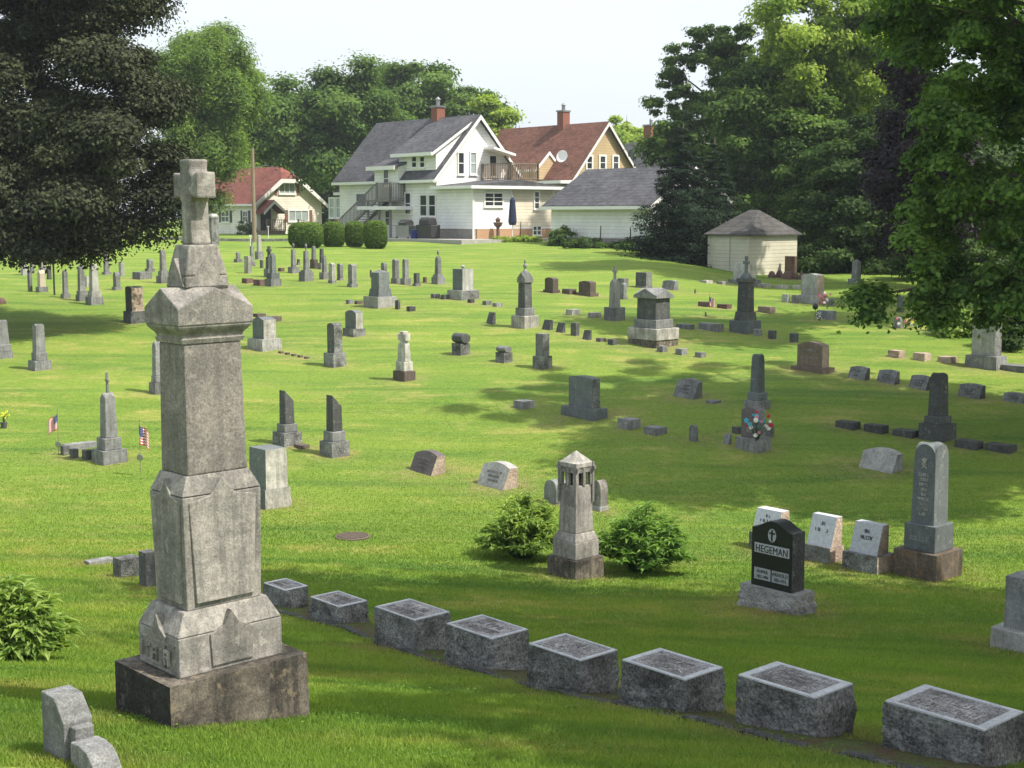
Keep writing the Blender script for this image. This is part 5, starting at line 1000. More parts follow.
# ---- flags
def flag(px, yb, ct, label, flip=1, disc=False, hh=None):
    g = ground_hit(px, yb); s_ = g.y / F; root = empty('small_flag', g); tag(root, label, 'flag'); H_ = (yb - ct[2]) * s_
    m = MB(); m.tube((0, 0, -.1), (.01, 0, H_ + .05), .007, .006, 6); m.lathe([(.004, H_ + .05), (.012, H_ + .07), (.002, H_ + .1)], .01, 0, 6); m.build('pole', 'wood', root)
    L = (ct[1] - ct[0]) * s_ * 1.35; Hf = (ct[3] - ct[2]) * s_ * .8; z1 = H_
    def cell(mb, u0, u1, v0, v1, off):
        n = 6
        for k in range(n):
            a, b = u0 + (u1 - u0) * k / n, u0 + (u1 - u0) * (k + 1) / n
            def P(u, v): d = u * L; return (flip * d * .72, -.05 * math.sin(u * 9) * .6 + off, z1 - v * Hf - d * .55 - .02 * math.sin(u * 7))
            b_ = len(mb.v); mb.v += [P(a, v0), P(b, v0), P(b, v1), P(a, v1)]; mb.f.append((b_, b_ + 1, b_ + 2, b_ + 3)); mb.m.append(mb.mi)
    cl = MB()
    for k in range(13): cl.mi = 0 if k % 2 == 0 else 1; cell(cl, 0, 1, k / 13, (k + 1) / 13, 0)
    f = cl.build('cloth', ['redcloth', 'white'], root)
    c = MB(); cell(c, 0, .4, 0, 7 / 13, -.004); cell(c, 0, .4, 0, 7 / 13, .004); c.build('blue_canton', 'bluecloth', f)
    st = MB()
    for r_ in range(5):
        for q in range(6 if r_ % 2 == 0 else 5): u = (.035 + (q + (.5 if r_ % 2 else 0)) * .062); v = (.05 + r_ * .1); cell(st, u, u + .02, v, v + .028, -.006)
    st.build('stars', 'white', f)
    if disc:
        m = MB(); zz = (yb - disc) * s_; m.lathe([(.001, -.012), (.06, -.012), (.065, 0), (.06, .012), (.001, .012)], n=20); d = m.build('medallion', 'metal', root, (0, 0, zz)); d.rotation_euler.x = R(90)
flag(58.6, 455, (53, 62.5, 413, 431), 'small american flag at the left end of the dark footstones', -1, disc=444); flag(140.5, 476, (141, 151, 423, 446), 'small american flag on a staff with a round medallion right of the cross pillar', 1, disc=457); flag(709, 307, (705.8, 711.5, 296, 307), 'tiny american flag behind the low reddish block', 1)
# ---- flowers
M['fw'] = plain_mat('white_petals', (.8, .78, .74), .7, .1); M['fp'] = plain_mat('pink_petals', (.65, .22, .32), .7, .1); M['fr'] = plain_mat('red_petals', (.5, .03, .04), .7, .1); M['fb'] = plain_mat('turquoise_petals', (.05, .42, .55), .7, .1); M['fy'] = plain_mat('yellow_petals', (.75, .7, .05), .7, .1); M['fl'] = plain_mat('dark_stems', (.03, .07, .02), .8, .2)
def bouquet(g, label, w, h, cols, n, seed=1, pot=None, z0=0.):
    rnd = random.Random(seed); root = empty('flower_bouquet', g); tag(root, label, 'flowers'); st = MB()
    for i in range(n):
        x, y, z = rnd.gauss(0, w * .3), rnd.gauss(0, w * .15), z0 + rnd.uniform(.25, 1) * h; st.path([(0, 0, z0), (x * .4, y * .4, z0 + (z - z0) * .6), (x, y, z)], [.006, .005, .004], 4)
        m = MB(); r_ = rnd.uniform(.7, 1.2) * w * .12
        for k in range(6): a = k * 1.047 + i; c, s_ = math.cos(a), math.sin(a); m.poly([(x, y - .01, z), (x + c * r_ * .6 - s_ * r_ * .35, y - .02, z + s_ * r_ * .6 + c * r_ * .35), (x + c * r_, y + .01, z + s_ * r_), (x + c * r_ * .6 + s_ * r_ * .35, y - .02, z + s_ * r_ * .6 - c * r_ * .35)])
        m.lathe([(r_ * .3, z - r_ * .2), (r_ * .32, z), (.002, z + r_ * .2)], x, y - .012, 7); m.build('flower', cols[i % len(cols)], root)
    st.build('stems', 'fl', root)
    if pot: m = MB(); m.lathe([(pot * .7, -.02), (pot, pot * 1.6), (pot * .9, pot * 1.6), (.02, pot * 1.3)], n=12); m.build('pot', 'dgran', root)
q = at(757, 426, FLST.location.y - .32); bouquet(Vector((q.x, q.y, q.z - .35)), 'turquoise, white and red flowers fixed to the brown-topped stone', .42, .62, ['fb', 'fw', 'fr', 'fp', 'fb', 'fw'], 24, 3)
g = ground_hit(4, 428); bouquet(g, 'yellow flowers in a dark pot at the left edge of the lawn', .25, .28, ['fy'], 9, 4, .08, .1)
g = ground_hit(823, 305.5); g.y -= .15; bouquet(g, 'pink flowers before the large pale granite monument', .5, .45, ['fp', 'fw', 'fp'], 12, 5)
g = ground_hit(905, 329); bouquet(g, 'mixed pale flowers beside the small stone under the hanging branch', .5, .35, ['fp', 'fy', 'fw'], 10, 6)
g = ground_hit(819.5, 321); bouquet(g, 'round white flower ball before the slanted marker with pale letters', .22, .32, ['fw'], 12, 7)
g = ground_hit(815, 320); m = MB(); m.tube((0, 0, -.1), (0, 0, .36), .008, .008, 6); m.lathe([(.01, .34), (.08, .38), (.1, .45), (.07, .52), (.01, .55)], n=10); tag(m.build('solar_light', 'darkmetal', None, g), 'dark round ornament on a stick behind the white flower ball', 'ornament')
# ================================================================== vegetation
M['maple'] = leaf_mat('dark_maple_leaves', (.009, .014, .008), (.07, .085, .042), .14, .65, .1)
M['locust'] = leaf_mat('mid_green_leaves', (.035, .08, .022), (.15, .24, .055), .42)
M['willow'] = leaf_mat('yellow_green_willow_leaves', (.07, .13, .03), (.20, .30, .065), .42)
M['bright'] = leaf_mat('bright_yellow_green_leaves', (.12, .21, .035), (.40, .50, .10), .55)
M['deep'] = leaf_mat('deep_green_leaves', (.02, .045, .014), (.085, .145, .035), .36)
M['spruce'] = leaf_mat('spruce_needles', (.010, .024, .014), (.04, .07, .035), .12)
M['plum'] = leaf_mat('purple_leaves', (.014, .010, .014), (.045, .03, .042), .12, .6, .15)
M['near'] = leaf_mat('linden_leaves', (.05, .11, .028), (.17, .28, .06), .42)
M['peony'] = leaf_mat('peony_leaves', (.12, .22, .05), (.36, .46, .13), .45, .6, .12)
M['peonyd'] = leaf_mat('dark_peony_leaves', (.08, .18, .045), (.26, .40, .10), .45, .6, .12)
def B(px, D, dy=0): x = (px - 512) / F * D; return (x, D, gzf(x, D) + dy)
def L(px, py, D, rx, ry, rz): q = at(px, py, D); return (q.x, q.y, q.z, rx, ry, rz)
# big dark maple, left (trunk outside the frame)
tree('maple_tree', 'huge dark purplish-green maple filling the upper left, its branches hanging low', B(-55, 44), [L(-40, 60, 44, 6, 5, 6.3), L(65, 190, 43, 3.2, 3.3, 2.3), L(50, 90, 44, 3.2, 3.4, 3.4), L(95, 15, 44, 2.3, 3, 2.1), L(108, 160, 43, 1.8, 2.4, 2.2), L(30, 130, 44, 3.5, 3, 3), L(20, 225, 42.5, 2.5, 2.6, 1.4), L(110, 222, 43, 1.6, 1.8, 1.05), L(0, -130, 44, 5.5, 5, 4.5), L(145, 180, 43, .9, 1.5, 1.5), L(135, 80, 43.5, 1.0, 1.5, 1.9)], 430000, .135, 'maple', blob=1.1, trunk_r=.45, nblob=260, limbs=26, droop=.10, tvar=.32, ragged=.14, squash=.5, top=5)
# willow-like light tree
tree('willow_tree', 'light yellow-green weeping tree between the dark maple and the cream cottage', B(205, 92), [L(200, 75, 92, 3.6, 3, 2.6), L(185, 110, 92, 3.2, 3, 3.4), L(215, 130, 91, 2.9, 2.6, 3.6), L(200, 175, 91, 2.5, 2, 2.8), L(235, 95, 93, 1.8, 2, 1.8)], 90000, .26, 'willow', blob=1.0, trunk_r=.3, nblob=120, droop=.35, squash=.9, aspect=.3)
for nm, lab, b, lb, n, lf, mt, bl in [
 ('locust_tree', 'wide mid-green tree arching over the red cottage roof', B(338, 114), [L(300, 112, 114, 4.8, 4, 3.2), L(262, 130, 112, 3.2, 4, 2.8), L(345, 110, 114, 3.8, 4, 3.3), L(325, 150, 112, 3.2, 3, 2.4), L(242, 145, 112, 2.0, 2, 2.0), L(370, 150, 116, 3, 3, 3.4)], 120000, .3, 'locust', 1.3),
 ('maple_tree', 'dense dark green tree rising behind the white house roof ridge', B(432, 125), [L(430, 95, 125, 4.2, 4, 2.8), L(400, 115, 125, 3.6, 4, 3), L(460, 110, 125, 3.2, 3, 2.2), L(425, 135, 125, 5, 3, 3)], 60000, .36, 'locust', 1.2),
 ('maple_tree', 'small brighter green tree at the right end of the white house roof', B(492, 118), [L(492, 115, 118, 1.5, 1.6, 1.9), L(484, 125, 118, 2, 1.6, 2), L(497, 135, 118, 1.6, 1.6, 2)], 16000, .32, 'bright', .8),
 ('maple_tree', 'tall pale-green tree behind the weeping tree, its top against the sky', B(215, 150), [L(205, 62, 150, 4.2, 4, 3.2), L(230, 75, 150, 3.4, 4, 2.6), L(200, 110, 150, 6, 4, 5), L(225, 170, 150, 7, 4, 6)], 60000, .42, 'willow', 1.4),
 ('thicket_tree', 'dark trees closing the view behind the cream cottage, left part', B(262, 152), [L(262, 185, 152, 6, 3, 6)], 30000, .42, 'bright', 1.4),
 ('thicket_tree', 'dark tree between the cottage and the white house', B(330, 140), [L(322, 205, 138, 2.4, 2, 4), L(345, 190, 140, 4, 3, 5)], 36000, .38, 'deep', 1.1),
 ('maple_tree', 'tree behind the left half of the white house roof', B(385, 140), [L(380, 105, 140, 4, 4, 3.4), L(370, 150, 140, 6, 4, 6)], 40000, .38, 'locust', 1.4),
 ('shrub_tree', 'low yellow-green bush showing between the tan house and the grey roof', B(615, 150), [L(625, 140, 150, 3.8, 3, 2.2)], 9000, .4, 'bright', 1.),
]: tree(nm, lab, b, lb, n, lf, mt, blob=bl, trunk_r=.32, nblob=max(20, n // 800), limbs=10)
# far small spruce
def conifer(label, base, h, r, n, leaf, mat, tiers=16, ragged=.25):
    root = empty('spruce_tree', base); tag(root, label, 'tree'); C = []; N = []; TN = []
    for k in range(tiers):
        t = k / tiers; z = h * (.03 + .95 * t); rr = r * (1 - t) ** .85; nb = int(5 + 9 * (1 - t)); ph = RNG.random() * 6
        for j in range(nb):
            a = ph + 2 * math.pi * j / nb + RNG.normal() * .2; Lb = rr * (1 + ragged * RNG.normal()); m_ = max(6, int(n * Lb / (tiers * nb * r * .6)))
            u = RNG.random(m_) ** .7; wd = (.10 + .22 * u) * Lb * (1.15 - u) + .05; off = RNG.normal(size=m_) * wd
            x = np.cos(a) * u * Lb - np.sin(a) * off; y = np.sin(a) * u * Lb + np.cos(a) * off; zz = z - u * Lb * .28 + .10 * Lb * u ** 3 - np.abs(RNG.normal(size=m_)) * .10 * Lb
            C.append(np.stack([x, y, zz], 1)); N.append(np.stack([np.cos(a) * .5 + 0 * x, np.sin(a) * .5 + 0 * x, 1 + 0 * x], 1) + RNG.normal(size=(m_, 3)) * .5); TN.append(.4 + .2 * RNG.normal() + .25 * RNG.normal(size=m_))
    C = np.concatenate(C); cloud('crown', C, np.concatenate(N), leaf * RNG.uniform(.6, 1.3, len(C)), np.concatenate(TN), mat, root, .3)
    m = MB(); m.smooth = True; m.path([(0, 0, -.3), (0, 0, h * .5), (0, 0, h * .98)], [r * .09, r * .05, .02], 8); m.build('trunk', 'bark', root)
b = B(625, 165); conifer('small distant spruce tip between the tan house and the grey roof', b, zat(625, 113, 165) - b[2], 3, 9000, .5, 'deep')
b = B(681, 71); conifer('dark spruce at the right end of the garage', b, zat(683, 120, 71) - b[2], 2.9, 60000, .17, 'spruce', 22)
b = B(712, 74); conifer('dark spruce standing left behind the shed', b, zat(712, 135, 74) - b[2], 2.6, 42000, .17, 'spruce', 18)
# right background
for nm, lab, b, lb, n, lf, mt, bl in [
 ('ash_tree', 'tall dark-green tree with lacy edges above the spruces', B(715, 90), [L(712, 78, 90, 3.0, 3, 2.8), L(742, 60, 90, 2.6, 3, 2.6), L(674, 135, 88, 1.5, 2, 1.3), L(700, 135, 90, 2.6, 3, 2.8), L(745, 125, 90, 3.4, 3, 4.2), L(672, 88, 90, 1.3, 2, .7), L(725, 36, 90, 1.7, 2, .7), L(664, 108, 90, 1.1, 2, .6), L(700, 50, 90, 1.2, 1.5, .6)], 62000, .24, 'locust', .5),
 ('cottonwood_tree', 'bright yellow-green tree reaching out of the top of the view', B(850, 84), [L(800, 40, 82, 2.5, 3, 3.6), L(845, 20, 82, 3, 3, 3.4), L(800, 95, 82, 1.9, 2, 2.3), L(880, 60, 84, 3, 3, 3.2), L(900, 10, 84, 3, 3, 3), L(860, 110, 84, 3.4, 3, 3.2), L(830, -70, 84, 5, 4, 3.4)], 110000, .26, 'bright', .9),
 ('boxelder_tree', 'mid-green tree directly behind and above the shed', B(790, 80), [L(780, 170, 80, 3.2, 3, 3.4), L(820, 150, 80, 3.6, 3, 3.2), L(760, 130, 82, 2.8, 3, 3.4), L(835, 195, 78, 2.4, 2.5, 2.4)], 80000, .25, 'locust', .9),
 ('shade_tree', 'dark-green tree right of the shed with low foliage', B(850, 76), [L(850, 215, 74, 3.4, 3, 3.0), L(810, 235, 75, 1.6, 2, 2.0), L(880, 180, 76, 3.4, 3, 3.6), L(905, 235, 72, 2.8, 2, 2.4)], 90000, .22, 'deep', .85),
 ('plum_tree', 'dark purple-leaved tree among the green trees on the right', B(925, 62), [L(930, 145, 62, 2.0, 2, 2.4), L(905, 165, 62, 1.5, 2, 2.2), L(945, 200, 62, 2.2, 2, 2.4), L(905, 215, 62, 1.2, 1.6, 1.6), L(915, 70, 62, 1.0, 1, 1.0)], 60000, .19, 'plum', .7),
 ('shade_tree', 'tall green tree behind the purple-leaved tree', B(1000, 78), [L(985, 185, 78, 4.2, 4, 3.4), L(1010, 220, 78, 4.6, 4, 3.5)], 60000, .3, 'deep', 1.2),
 ('shade_tree', 'dark tree filling the gap between the spruces and the shed trees', B(745, 96), [L(740, 175, 96, 5, 3, 5), L(700, 190, 98, 4, 3, 4), L(790, 120, 98, 5, 3, 6)], 60000, .34, 'deep', 1.3),
 ('shade_tree', 'deep green tree behind the bright yellow-green tree', B(900, 100), [L(890, 120, 100, 7, 4, 7), L(830, 150, 100, 6, 4, 6)], 60000, .38, 'deep', 1.4),
]: tree(nm, lab, b, lb, n, lf, mt, blob=bl, trunk_r=.3, nblob=max(30, int(n / 500 * (1 if bl > .6 else 2))), limbs=14, tvar=.28, ragged=.24)
# undergrowth hedge along the wood edge
for (px, py, D, rx, rz, l) in ((820, 266, 71, 1.5, .9, 'shrubs right beside the shed'), (850, 262, 72, 2.0, 1.5, 'shrubs behind the lone tapered obelisk'), (890, 262, 70, 2.2, 1.6, 'shrubs right of the lone tapered obelisk'), (935, 262, 66, 2.2, 1.7, 'shrubs under the purple-leaved tree'), (700, 262, 74, 1.2, 1.0, 'dark shrubs between the spruce and the shed'), (985, 270, 62, 2.5, 1.8, 'shrubs at the wood edge behind the hanging branch')):
    q = at(px, py, D); tree('undergrowth_shrub', 'dark ' + l, (q.x, q.y, gzf(q.x, q.y)), [(q.x, q.y, max(q.z, gzf(q.x, q.y) + rz * .6), rx, 1.5, rz)], 14000, .2, 'deep', blob=.5, trunk_r=.06, nblob=40, cat='shrub', limbs=8)
for (px, py, D, r, l, mt, n) in ((562, 237, 79, .8, 'tall leafy shrub at the left corner of the garage', 'locust', 5000), (520, 241, 84, 1.0, 'low flowering plants along the foot of the white house wall', 'bright', 5000), (600, 247.5, 76.5, 1.3, 'low ground shrubs along the garage foundation', 'deep', 7000), (631, 249, 75.5, 1.2, 'low weeds at the right end of the garage foundation', 'locust', 5000), (246.5, 227, 116, .8, 'small rounded bush by the cream cottage wall', 'locust', 3000), (956, 347, 43, .55, 'light green bush left of the wide grey stone', 'peony', 5000), (1008, 348, 41, .8, 'dark bush at the right of the wide grey stone', 'deep', 7000)):
    q = at(px, py, D); z = gzf(q.x, q.y); tree('garden_shrub', l, (q.x, q.y, z), [(q.x, q.y, z + r * (.5 if 'low' not in l else .12), r if 'low' not in l else r * 1.5, r * .6, r * (.9 if 'low' not in l else .15))], n, .13, mt, blob=.3, trunk_r=.03, nblob=26, cat='shrub', limbs=8)
# near tree on the right with the hanging branch
tree('linden_tree', 'large green tree at the right edge with a branch hanging over the graves', B(1130, 30), [L(1010, 255, 30, 1.7, 2.0, 1.3), L(965, 270, 29.5, 1.0, 1.2, .75), L(905, 285, 29.5, .95, .9, .6), L(872, 303, 29.5, .38, .5, .38), L(1000, 170, 30, 1.9, 2.2, 1.5), L(930, 245, 30, .95, 1, .5), L(1015, 296, 29.5, 1.3, 1.3, .5), L(985, 100, 30.5, 1.9, 2.2, 1.6), L(1000, 30, 31, 2.4, 2.4, 1.8), L(950, 40, 31, 1.5, 1.6, 1.4), L(940, 180, 30, .9, 1.2, .9), L(1110, 120, 31, 3.2, 3.5, 4.5), L(1120, -100, 31, 5, 5, 4.5), L(965, -60, 31, 2.8, 3, 2.5), L(1090, 250, 30, 2.2, 2.5, 2), L(935, 305, 29.5, .38, .4, .42)], 230000, .135, 'near', blob=.36, trunk_r=.4, nblob=430, limbs=60, droop=.3, tvar=.28, top=4.5, ragged=.42)
# peony bushes: stems with lance leaves
def bush(label, px, yb, w_px, h_px, n, leaf, mat, seed, D=None):
    g = ground_hit(px, yb); s_ = g.y / F; w = w_px * s_ / 2; h = h_px * s_; g.y += w * .5; g.z = gzf(g.x, g.y); root = empty('peony_bush', g); tag(root, label, 'bush', 'leafy peony bushes')
    m = MB(); C = []; N = []; TN = []; rnd = np.random.default_rng(seed); ns = 150
    for k in range(ns):
        a = rnd.random() * 6.283; u = rnd.random() ** .5; ex, ey = math.cos(a) * u * w, math.sin(a) * u * w * .8; ez = h * (1 - .72 * u ** 2.2) * (rnd.uniform(.6, 1.0) if rnd.random() < .85 else rnd.uniform(1.0, 1.2))
        p0 = np.array([ex * .15, ey * .15, -.02]); p2 = np.array([ex, ey, ez]); p1 = p0 + (p2 - p0) * .5 + np.array([-ex * .1, -ey * .1, h * .15])
        m.path([p0, p1, p2], [.008, .006, .003], 4)
        for j in range(n):
            t = .3 + .7 * rnd.random() ** .6; q = (1 - t) ** 2 * p0 + 2 * t * (1 - t) * p1 + t * t * p2; al = rnd.random() * 6.283; e = rnd.uniform(-.1, .6); dr = np.array([math.cos(al) * math.cos(e), math.sin(al) * math.cos(e), math.sin(e)]); ll = leaf * rnd.uniform(.4, 1.35)
            C.append((q, dr, ll)); TN.append(.45 + rnd.normal() * .22 + .25 * (q[2] / h - .5))
    V = []; 
    for q, dr, ll in C:
        sd = np.cross(dr, [0, 0, 1.]); sd /= np.linalg.norm(sd) + 1e-6; up = np.cross(sd, dr); st = q + dr * ll * .15; wd = ll * .17
        V += [st, st + dr * ll * .45 + sd * wd + up * .02, st + dr * ll * .55 - up * ll * .02, st + dr * ll * .45 - sd * wd + up * .02, st + dr * ll - up * ll * .22]
    V = np.array(V); nl = len(C); me = bpy.data.meshes.new('foliage'); me.from_pydata(V.tolist(), [], [f for i in range(nl) for f in ((5 * i, 5 * i + 1, 5 * i + 2), (5 * i, 5 * i + 2, 5 * i + 3), (5 * i + 1, 5 * i + 4, 5 * i + 2), (5 * i + 2, 5 * i + 4, 5 * i + 3))])
    at_ = me.attributes.new('tone', 'FLOAT', 'FACE'); at_.data.foreach_set('value', np.clip(np.repeat(TN, 4), 0, 1).astype(np.float32)); me.materials.append(M[mat]); o = bpy.data.objects.new('foliage', me); COL.objects.link(o); o.parent = root
    m.build('stems', 'fl', root)
bush('yellowish-green peony bush left of the lantern monument', 523, 563, 98, 62, 36, .12, 'peony', 3); bush('darker green peony bush right of the lantern monument', 643, 577, 112, 66, 36, .13, 'peonyd', 4); bush('leafy peony bush cut by the left edge of the view', 6, 662, 112, 76, 50, .12, 'peony', 5)
# shade trees standing outside the frame on the right (they cast the lawn's shade)
tree('shade_tree', 'tall tree outside the view, nearest on the right, shading the row of rock-faced blocks', (12.0, 11.5, gzf(12.0, 11.5)), [(10.6, 5.6, 7.3, 3.3, 3.2, 2.6), (9.6, 10.0, 7.3, 3.9, 3.4, 2.6), (8.4, 13.4, 7.6, 3.2, 2.4, 2.4), (13.8, 13.6, 7, 3.8, 2.8, 3), (13.2, 8.5, 6.4, 4, 4, 3)], 85000, .3, 'near', blob=1.1, trunk_r=.45, nblob=110)
tree('shade_tree', 'broad tree outside the view on the right, shading the middle lawn', (17, 27.5, gzf(17, 27.5)), [(13.5, 25.0, 9.4, 3.2, 1.9, 2.2), (13.6, 28.4, 9.5, 3.0, 2.2, 2.4), (16.5, 25.6, 7, 4, 2.8, 3), (16.8, 29.4, 7, 3.8, 2.8, 3), (13.4, 23.2, 6.4, 3, 2.0, 2.4), (19, 28.5, 5.5, 4, 4, 3)], 170000, .28, 'near', blob=1.1, trunk_r=.45, nblob=130)
tree('shade_tree', 'tall tree outside the view on the far right, behind the tree with the hanging branch', (24, 49, gzf(24, 49)), [(23, 49, 5, 5.5, 4.5, 4.5), (20, 46, 7, 4, 3.5, 3.5), (15.7, 41, 8.6, 4.2, 2.4, 2.2)], 80000, .36, 'near', blob=1.4, trunk_r=.45, nblob=70)
tree('shade_tree', 'tall high-crowned tree mostly above the view behind the linden', (23, 61, gzf(23, 61)), [(16, 61, 12, 4.2, 3, 2.4), (21, 60, 11.5, 4, 4, 3.6)], 60000, .34, 'near', blob=1.2, trunk_r=.4, nblob=70)
# ------------------------------------------------------------------ ground
def lawn_colour(T, v):
    n1 = T.noise(v, .16, 5, .6, (1, 1, 0.1)); n2 = T.noise(v, .9, 5, .65, (.8, 1.4, .1)); n3 = T.noise(v, 9, 4, .7); n4 = T.noise(v, 70, 3, .7, (1, .45, 1)); n5 = T.noise(v, .5, 5, .65, (.22, 1.9, .1)); n6 = T.noise(v, 1.0, 3, .5, (.06, 1.5, .1))
    col = T.mix(T.ramp(n1, [(.35, (0,) * 3), (.65, (1,) * 3)]), G_A, G_B)
    col = T.mix(T.math('MULTIPLY', T.ramp(n2, [(.50, (0,) * 3), (.70, (1,) * 3)]), .9), col, G_C)
    col = T.mix(T.math('MULTIPLY', T.ramp(n5, [(.46, (0,) * 3), (.62, (1,) * 3)]), .75), col, G_D)
    col = T.mix(T.math('MULTIPLY', T.ramp(n6, [(.45, (0,) * 3), (.60, (1,) * 3)]), .5), col, G_B)
    at_ = T.n('ShaderNodeAttribute'); at_.attribute_name = 'dry'; dn = T.ramp(T.noise(v, 2.2, 5, .7), [(.35, (0,) * 3), (.62, (1,) * 3)])
    col = T.mix(T.math('MULTIPLY', T.math('MULTIPLY', at_.outputs['Fac'], dn), 1.0), col, G_E)
    return col, n3, n4
def dryness(x, y):
    """worn, dry turf round the foot of each stone"""
    d = np.zeros(len(x))
    for (sx, sy, r) in STONES: m = (np.abs(x - sx) < r * 2.2) & (np.abs(y - sy) < r * 2.2); d[m] = np.maximum(d[m], np.exp(-(((x[m] - sx) / r) ** 2 + ((y[m] - sy) / r) ** 2) * .8))
    return np.clip(d * 1.1, 0, 1)
def ground():
    ys = np.concatenate([np.linspace(-40, 2, 12), np.arange(3, 26, .22), np.arange(26, 60, .6), np.arange(60, 130, 2.), np.geomspace(130, 3000, 24)])
    xh = np.concatenate([np.arange(0, 14, .35), np.arange(14, 70, 1.6), np.geomspace(70, 2500, 22)]); xs = np.concatenate([-xh[::-1][:-1], xh])
    X, Y = np.meshgrid(xs, ys); Z = gz(X, Y); V = np.stack([X, Y, Z], -1).reshape(-1, 3); nx, ny = len(xs), len(ys)
    i, j = np.meshgrid(np.arange(nx - 1), np.arange(ny - 1)); a = (j * nx + i).ravel(); q = np.stack([a, a + 1, a + 1 + nx, a + nx], 1)
    me = bpy.data.meshes.new('ground'); me.vertices.add(len(V)); me.vertices.foreach_set('co', V.astype(np.float32).ravel()); me.loops.add(q.size); me.loops.foreach_set('vertex_index', q.astype(np.int32).ravel()); me.polygons.add(len(q)); me.polygons.foreach_set('loop_start', np.arange(0, q.size, 4, dtype=np.int32)); me.polygons.foreach_set('use_smooth', [True] * len(q)); da = me.attributes.new('dry', 'FLOAT', 'POINT'); da.data.foreach_set('value', dryness(X.ravel(), Y.ravel()).astype(np.float32)); me.update(calc_edges=True)
    m, nt = newmat('lawn'); T = NT(nt); g = T.n('ShaderNodeNewGeometry'); v = g.outputs['Position']
    col, n3, n4 = lawn_colour(T, v)
    col = T.mix(1., col, T.ramp(n3, [(.3, (.78,) * 3), (.7, (1.2,) * 3)]), 'MULTIPLY'); col = T.mix(1., col, T.ramp(n4, [(.28, (.62,) * 3), (.72, (1.35,) * 3)]), 'MULTIPLY')
    principled(T, col, .9, T.math('ADD', n4, n3), 1., .03, .1); me.materials.append(m); o = bpy.data.objects.new('ground', me); COL.objects.link(o); tag(o, kind='structure')
G_E = (.30, .25, .12)
G_A, G_B, G_C, G_D = (.145, .238, .038), (.20, .285, .046), (.35, .33, .10), (.088, .175, .034)
ground()
m, nt = newmat('grass_blades'); T = NT(nt); g_ = T.n('ShaderNodeNewGeometry'); col, _a, _b = lawn_colour(T, g_.outputs['Position'])
a_ = T.n('ShaderNodeAttribute'); a_.attribute_name = 'tone'; col = T.mix(1., col, T.ramp(a_.outputs['Fac'], [(0, (.82, .85, .8)), (1, (1.55, 1.5, 1.4))]), 'MULTIPLY')
p_ = T.n('ShaderNodeBsdfPrincipled'); T.l(col, p_.inputs['Base Color']); p_.inputs['Roughness'].default_value = .6; p_.inputs['Specular IOR Level'].default_value = .15
t_ = T.n('ShaderNodeBsdfTranslucent'); T.l(T.mix(1., col, (1.3, 1.3, .8), 'MULTIPLY'), t_.inputs[0]); mx = T.n('ShaderNodeMixShader'); mx.inputs[0].default_value = .42; T.l(p_.outputs[0], mx.inputs[1]); T.l(t_.outputs[0], mx.inputs[2]); T.l(mx.outputs[0], T.n('ShaderNodeOutputMaterial').inputs[0]); M['grass'] = m
def grass():
    tot = []; D0, D1 = 6.4, 34.; N = 800000
    u = RNG.random(N * 2); D = D0 * (D1 / D0) ** (u ** .95); x = RNG.uniform(-.44, .44, N * 2) * D; keep = RNG.random(N * 2) < .5; D = D[keep]; x = x[keep]
    sp2 = np.array([(p.x, p.y) for p in sp]); dd = np.gradient(sp2, axis=0); dd /= np.linalg.norm(dd, axis=1, keepdims=True); nn = np.stack([-dd[:, 1], dd[:, 0]], 1); nn *= np.sign(nn[:, 1:]); sp2 = sp2 + nn * .13
    c = (D < 19) & (x > -4); ii = np.where(c)[0]; mn = np.full(len(ii), 9.)
    for q in sp2[::2]: mn = np.minimum(mn, (x[ii] - q[0]) ** 2 + (D[ii] - q[1]) ** 2)
    kill = np.zeros(len(D), bool); kill[ii] = mn < (.23 + .04 * np.sin(x[ii] * 9) + .03 * RNG.normal(size=len(ii))) ** 2; D = D[~kill]; x = x[~kill]
    n = len(D); z = gz(x, D); cl = np.sin(x * 3.1 + 1.3 * np.sin(D * 2.7)) * np.sin(D * 2.3 + x); h = (.022 + .016 * RNG.random(n) + .005 * cl) * (1 + (D - D0) * .018); w = (.0028 + .0022 * RNG.random(n)) * (1 + (D - D0) * .085)
    fade = 1 - sst(13, 33, D); h = h * (.2 + .8 * fade)
    a = RNG.random(n) * 6.283; dx, dy = np.cos(a) * w, np.sin(a) * w; la = RNG.random(n) * 6.283; ln = h * RNG.uniform(.2, 1.1, n)
    V = np.stack([np.stack([x - dx, D - dy, z - .004], 1), np.stack([x + dx, D + dy, z - .004], 1), np.stack([x + np.cos(la) * ln, D + np.sin(la) * ln, z + h], 1)], 1).reshape(-1, 3)
    me = bpy.data.meshes.new('grass'); me.vertices.add(3 * n); me.vertices.foreach_set('co', V.astype(np.float32).ravel()); me.loops.add(3 * n); me.loops.foreach_set('vertex_index', np.arange(3 * n, dtype=np.int32)); me.polygons.add(n); me.polygons.foreach_set('loop_start', np.arange(0, 3 * n, 3, dtype=np.int32))
    tn = .38 + .16 * RNG.normal(size=n) + .14 * np.sin(x * .9 + np.sin(D * .6) * 2) * np.sin(D * .7 + x * .3) + .1 * cl + np.where(RNG.random(n) < .04, .5, 0)
    at_ = me.attributes.new('tone', 'FLOAT', 'FACE'); at_.data.foreach_set('value', np.clip(tn, 0, 1).astype(np.float32)); dr = me.attributes.new('dry', 'FLOAT', 'FACE'); dr.data.foreach_set('value', dryness(x, D).astype(np.float32)); me.materials.append(M['grass']); me.update(calc_edges=True); o = bpy.data.objects.new('grass', me); COL.objects.link(o); tag(o, 'short mown green lawn grass', 'grass', kind='stuff')
grass()
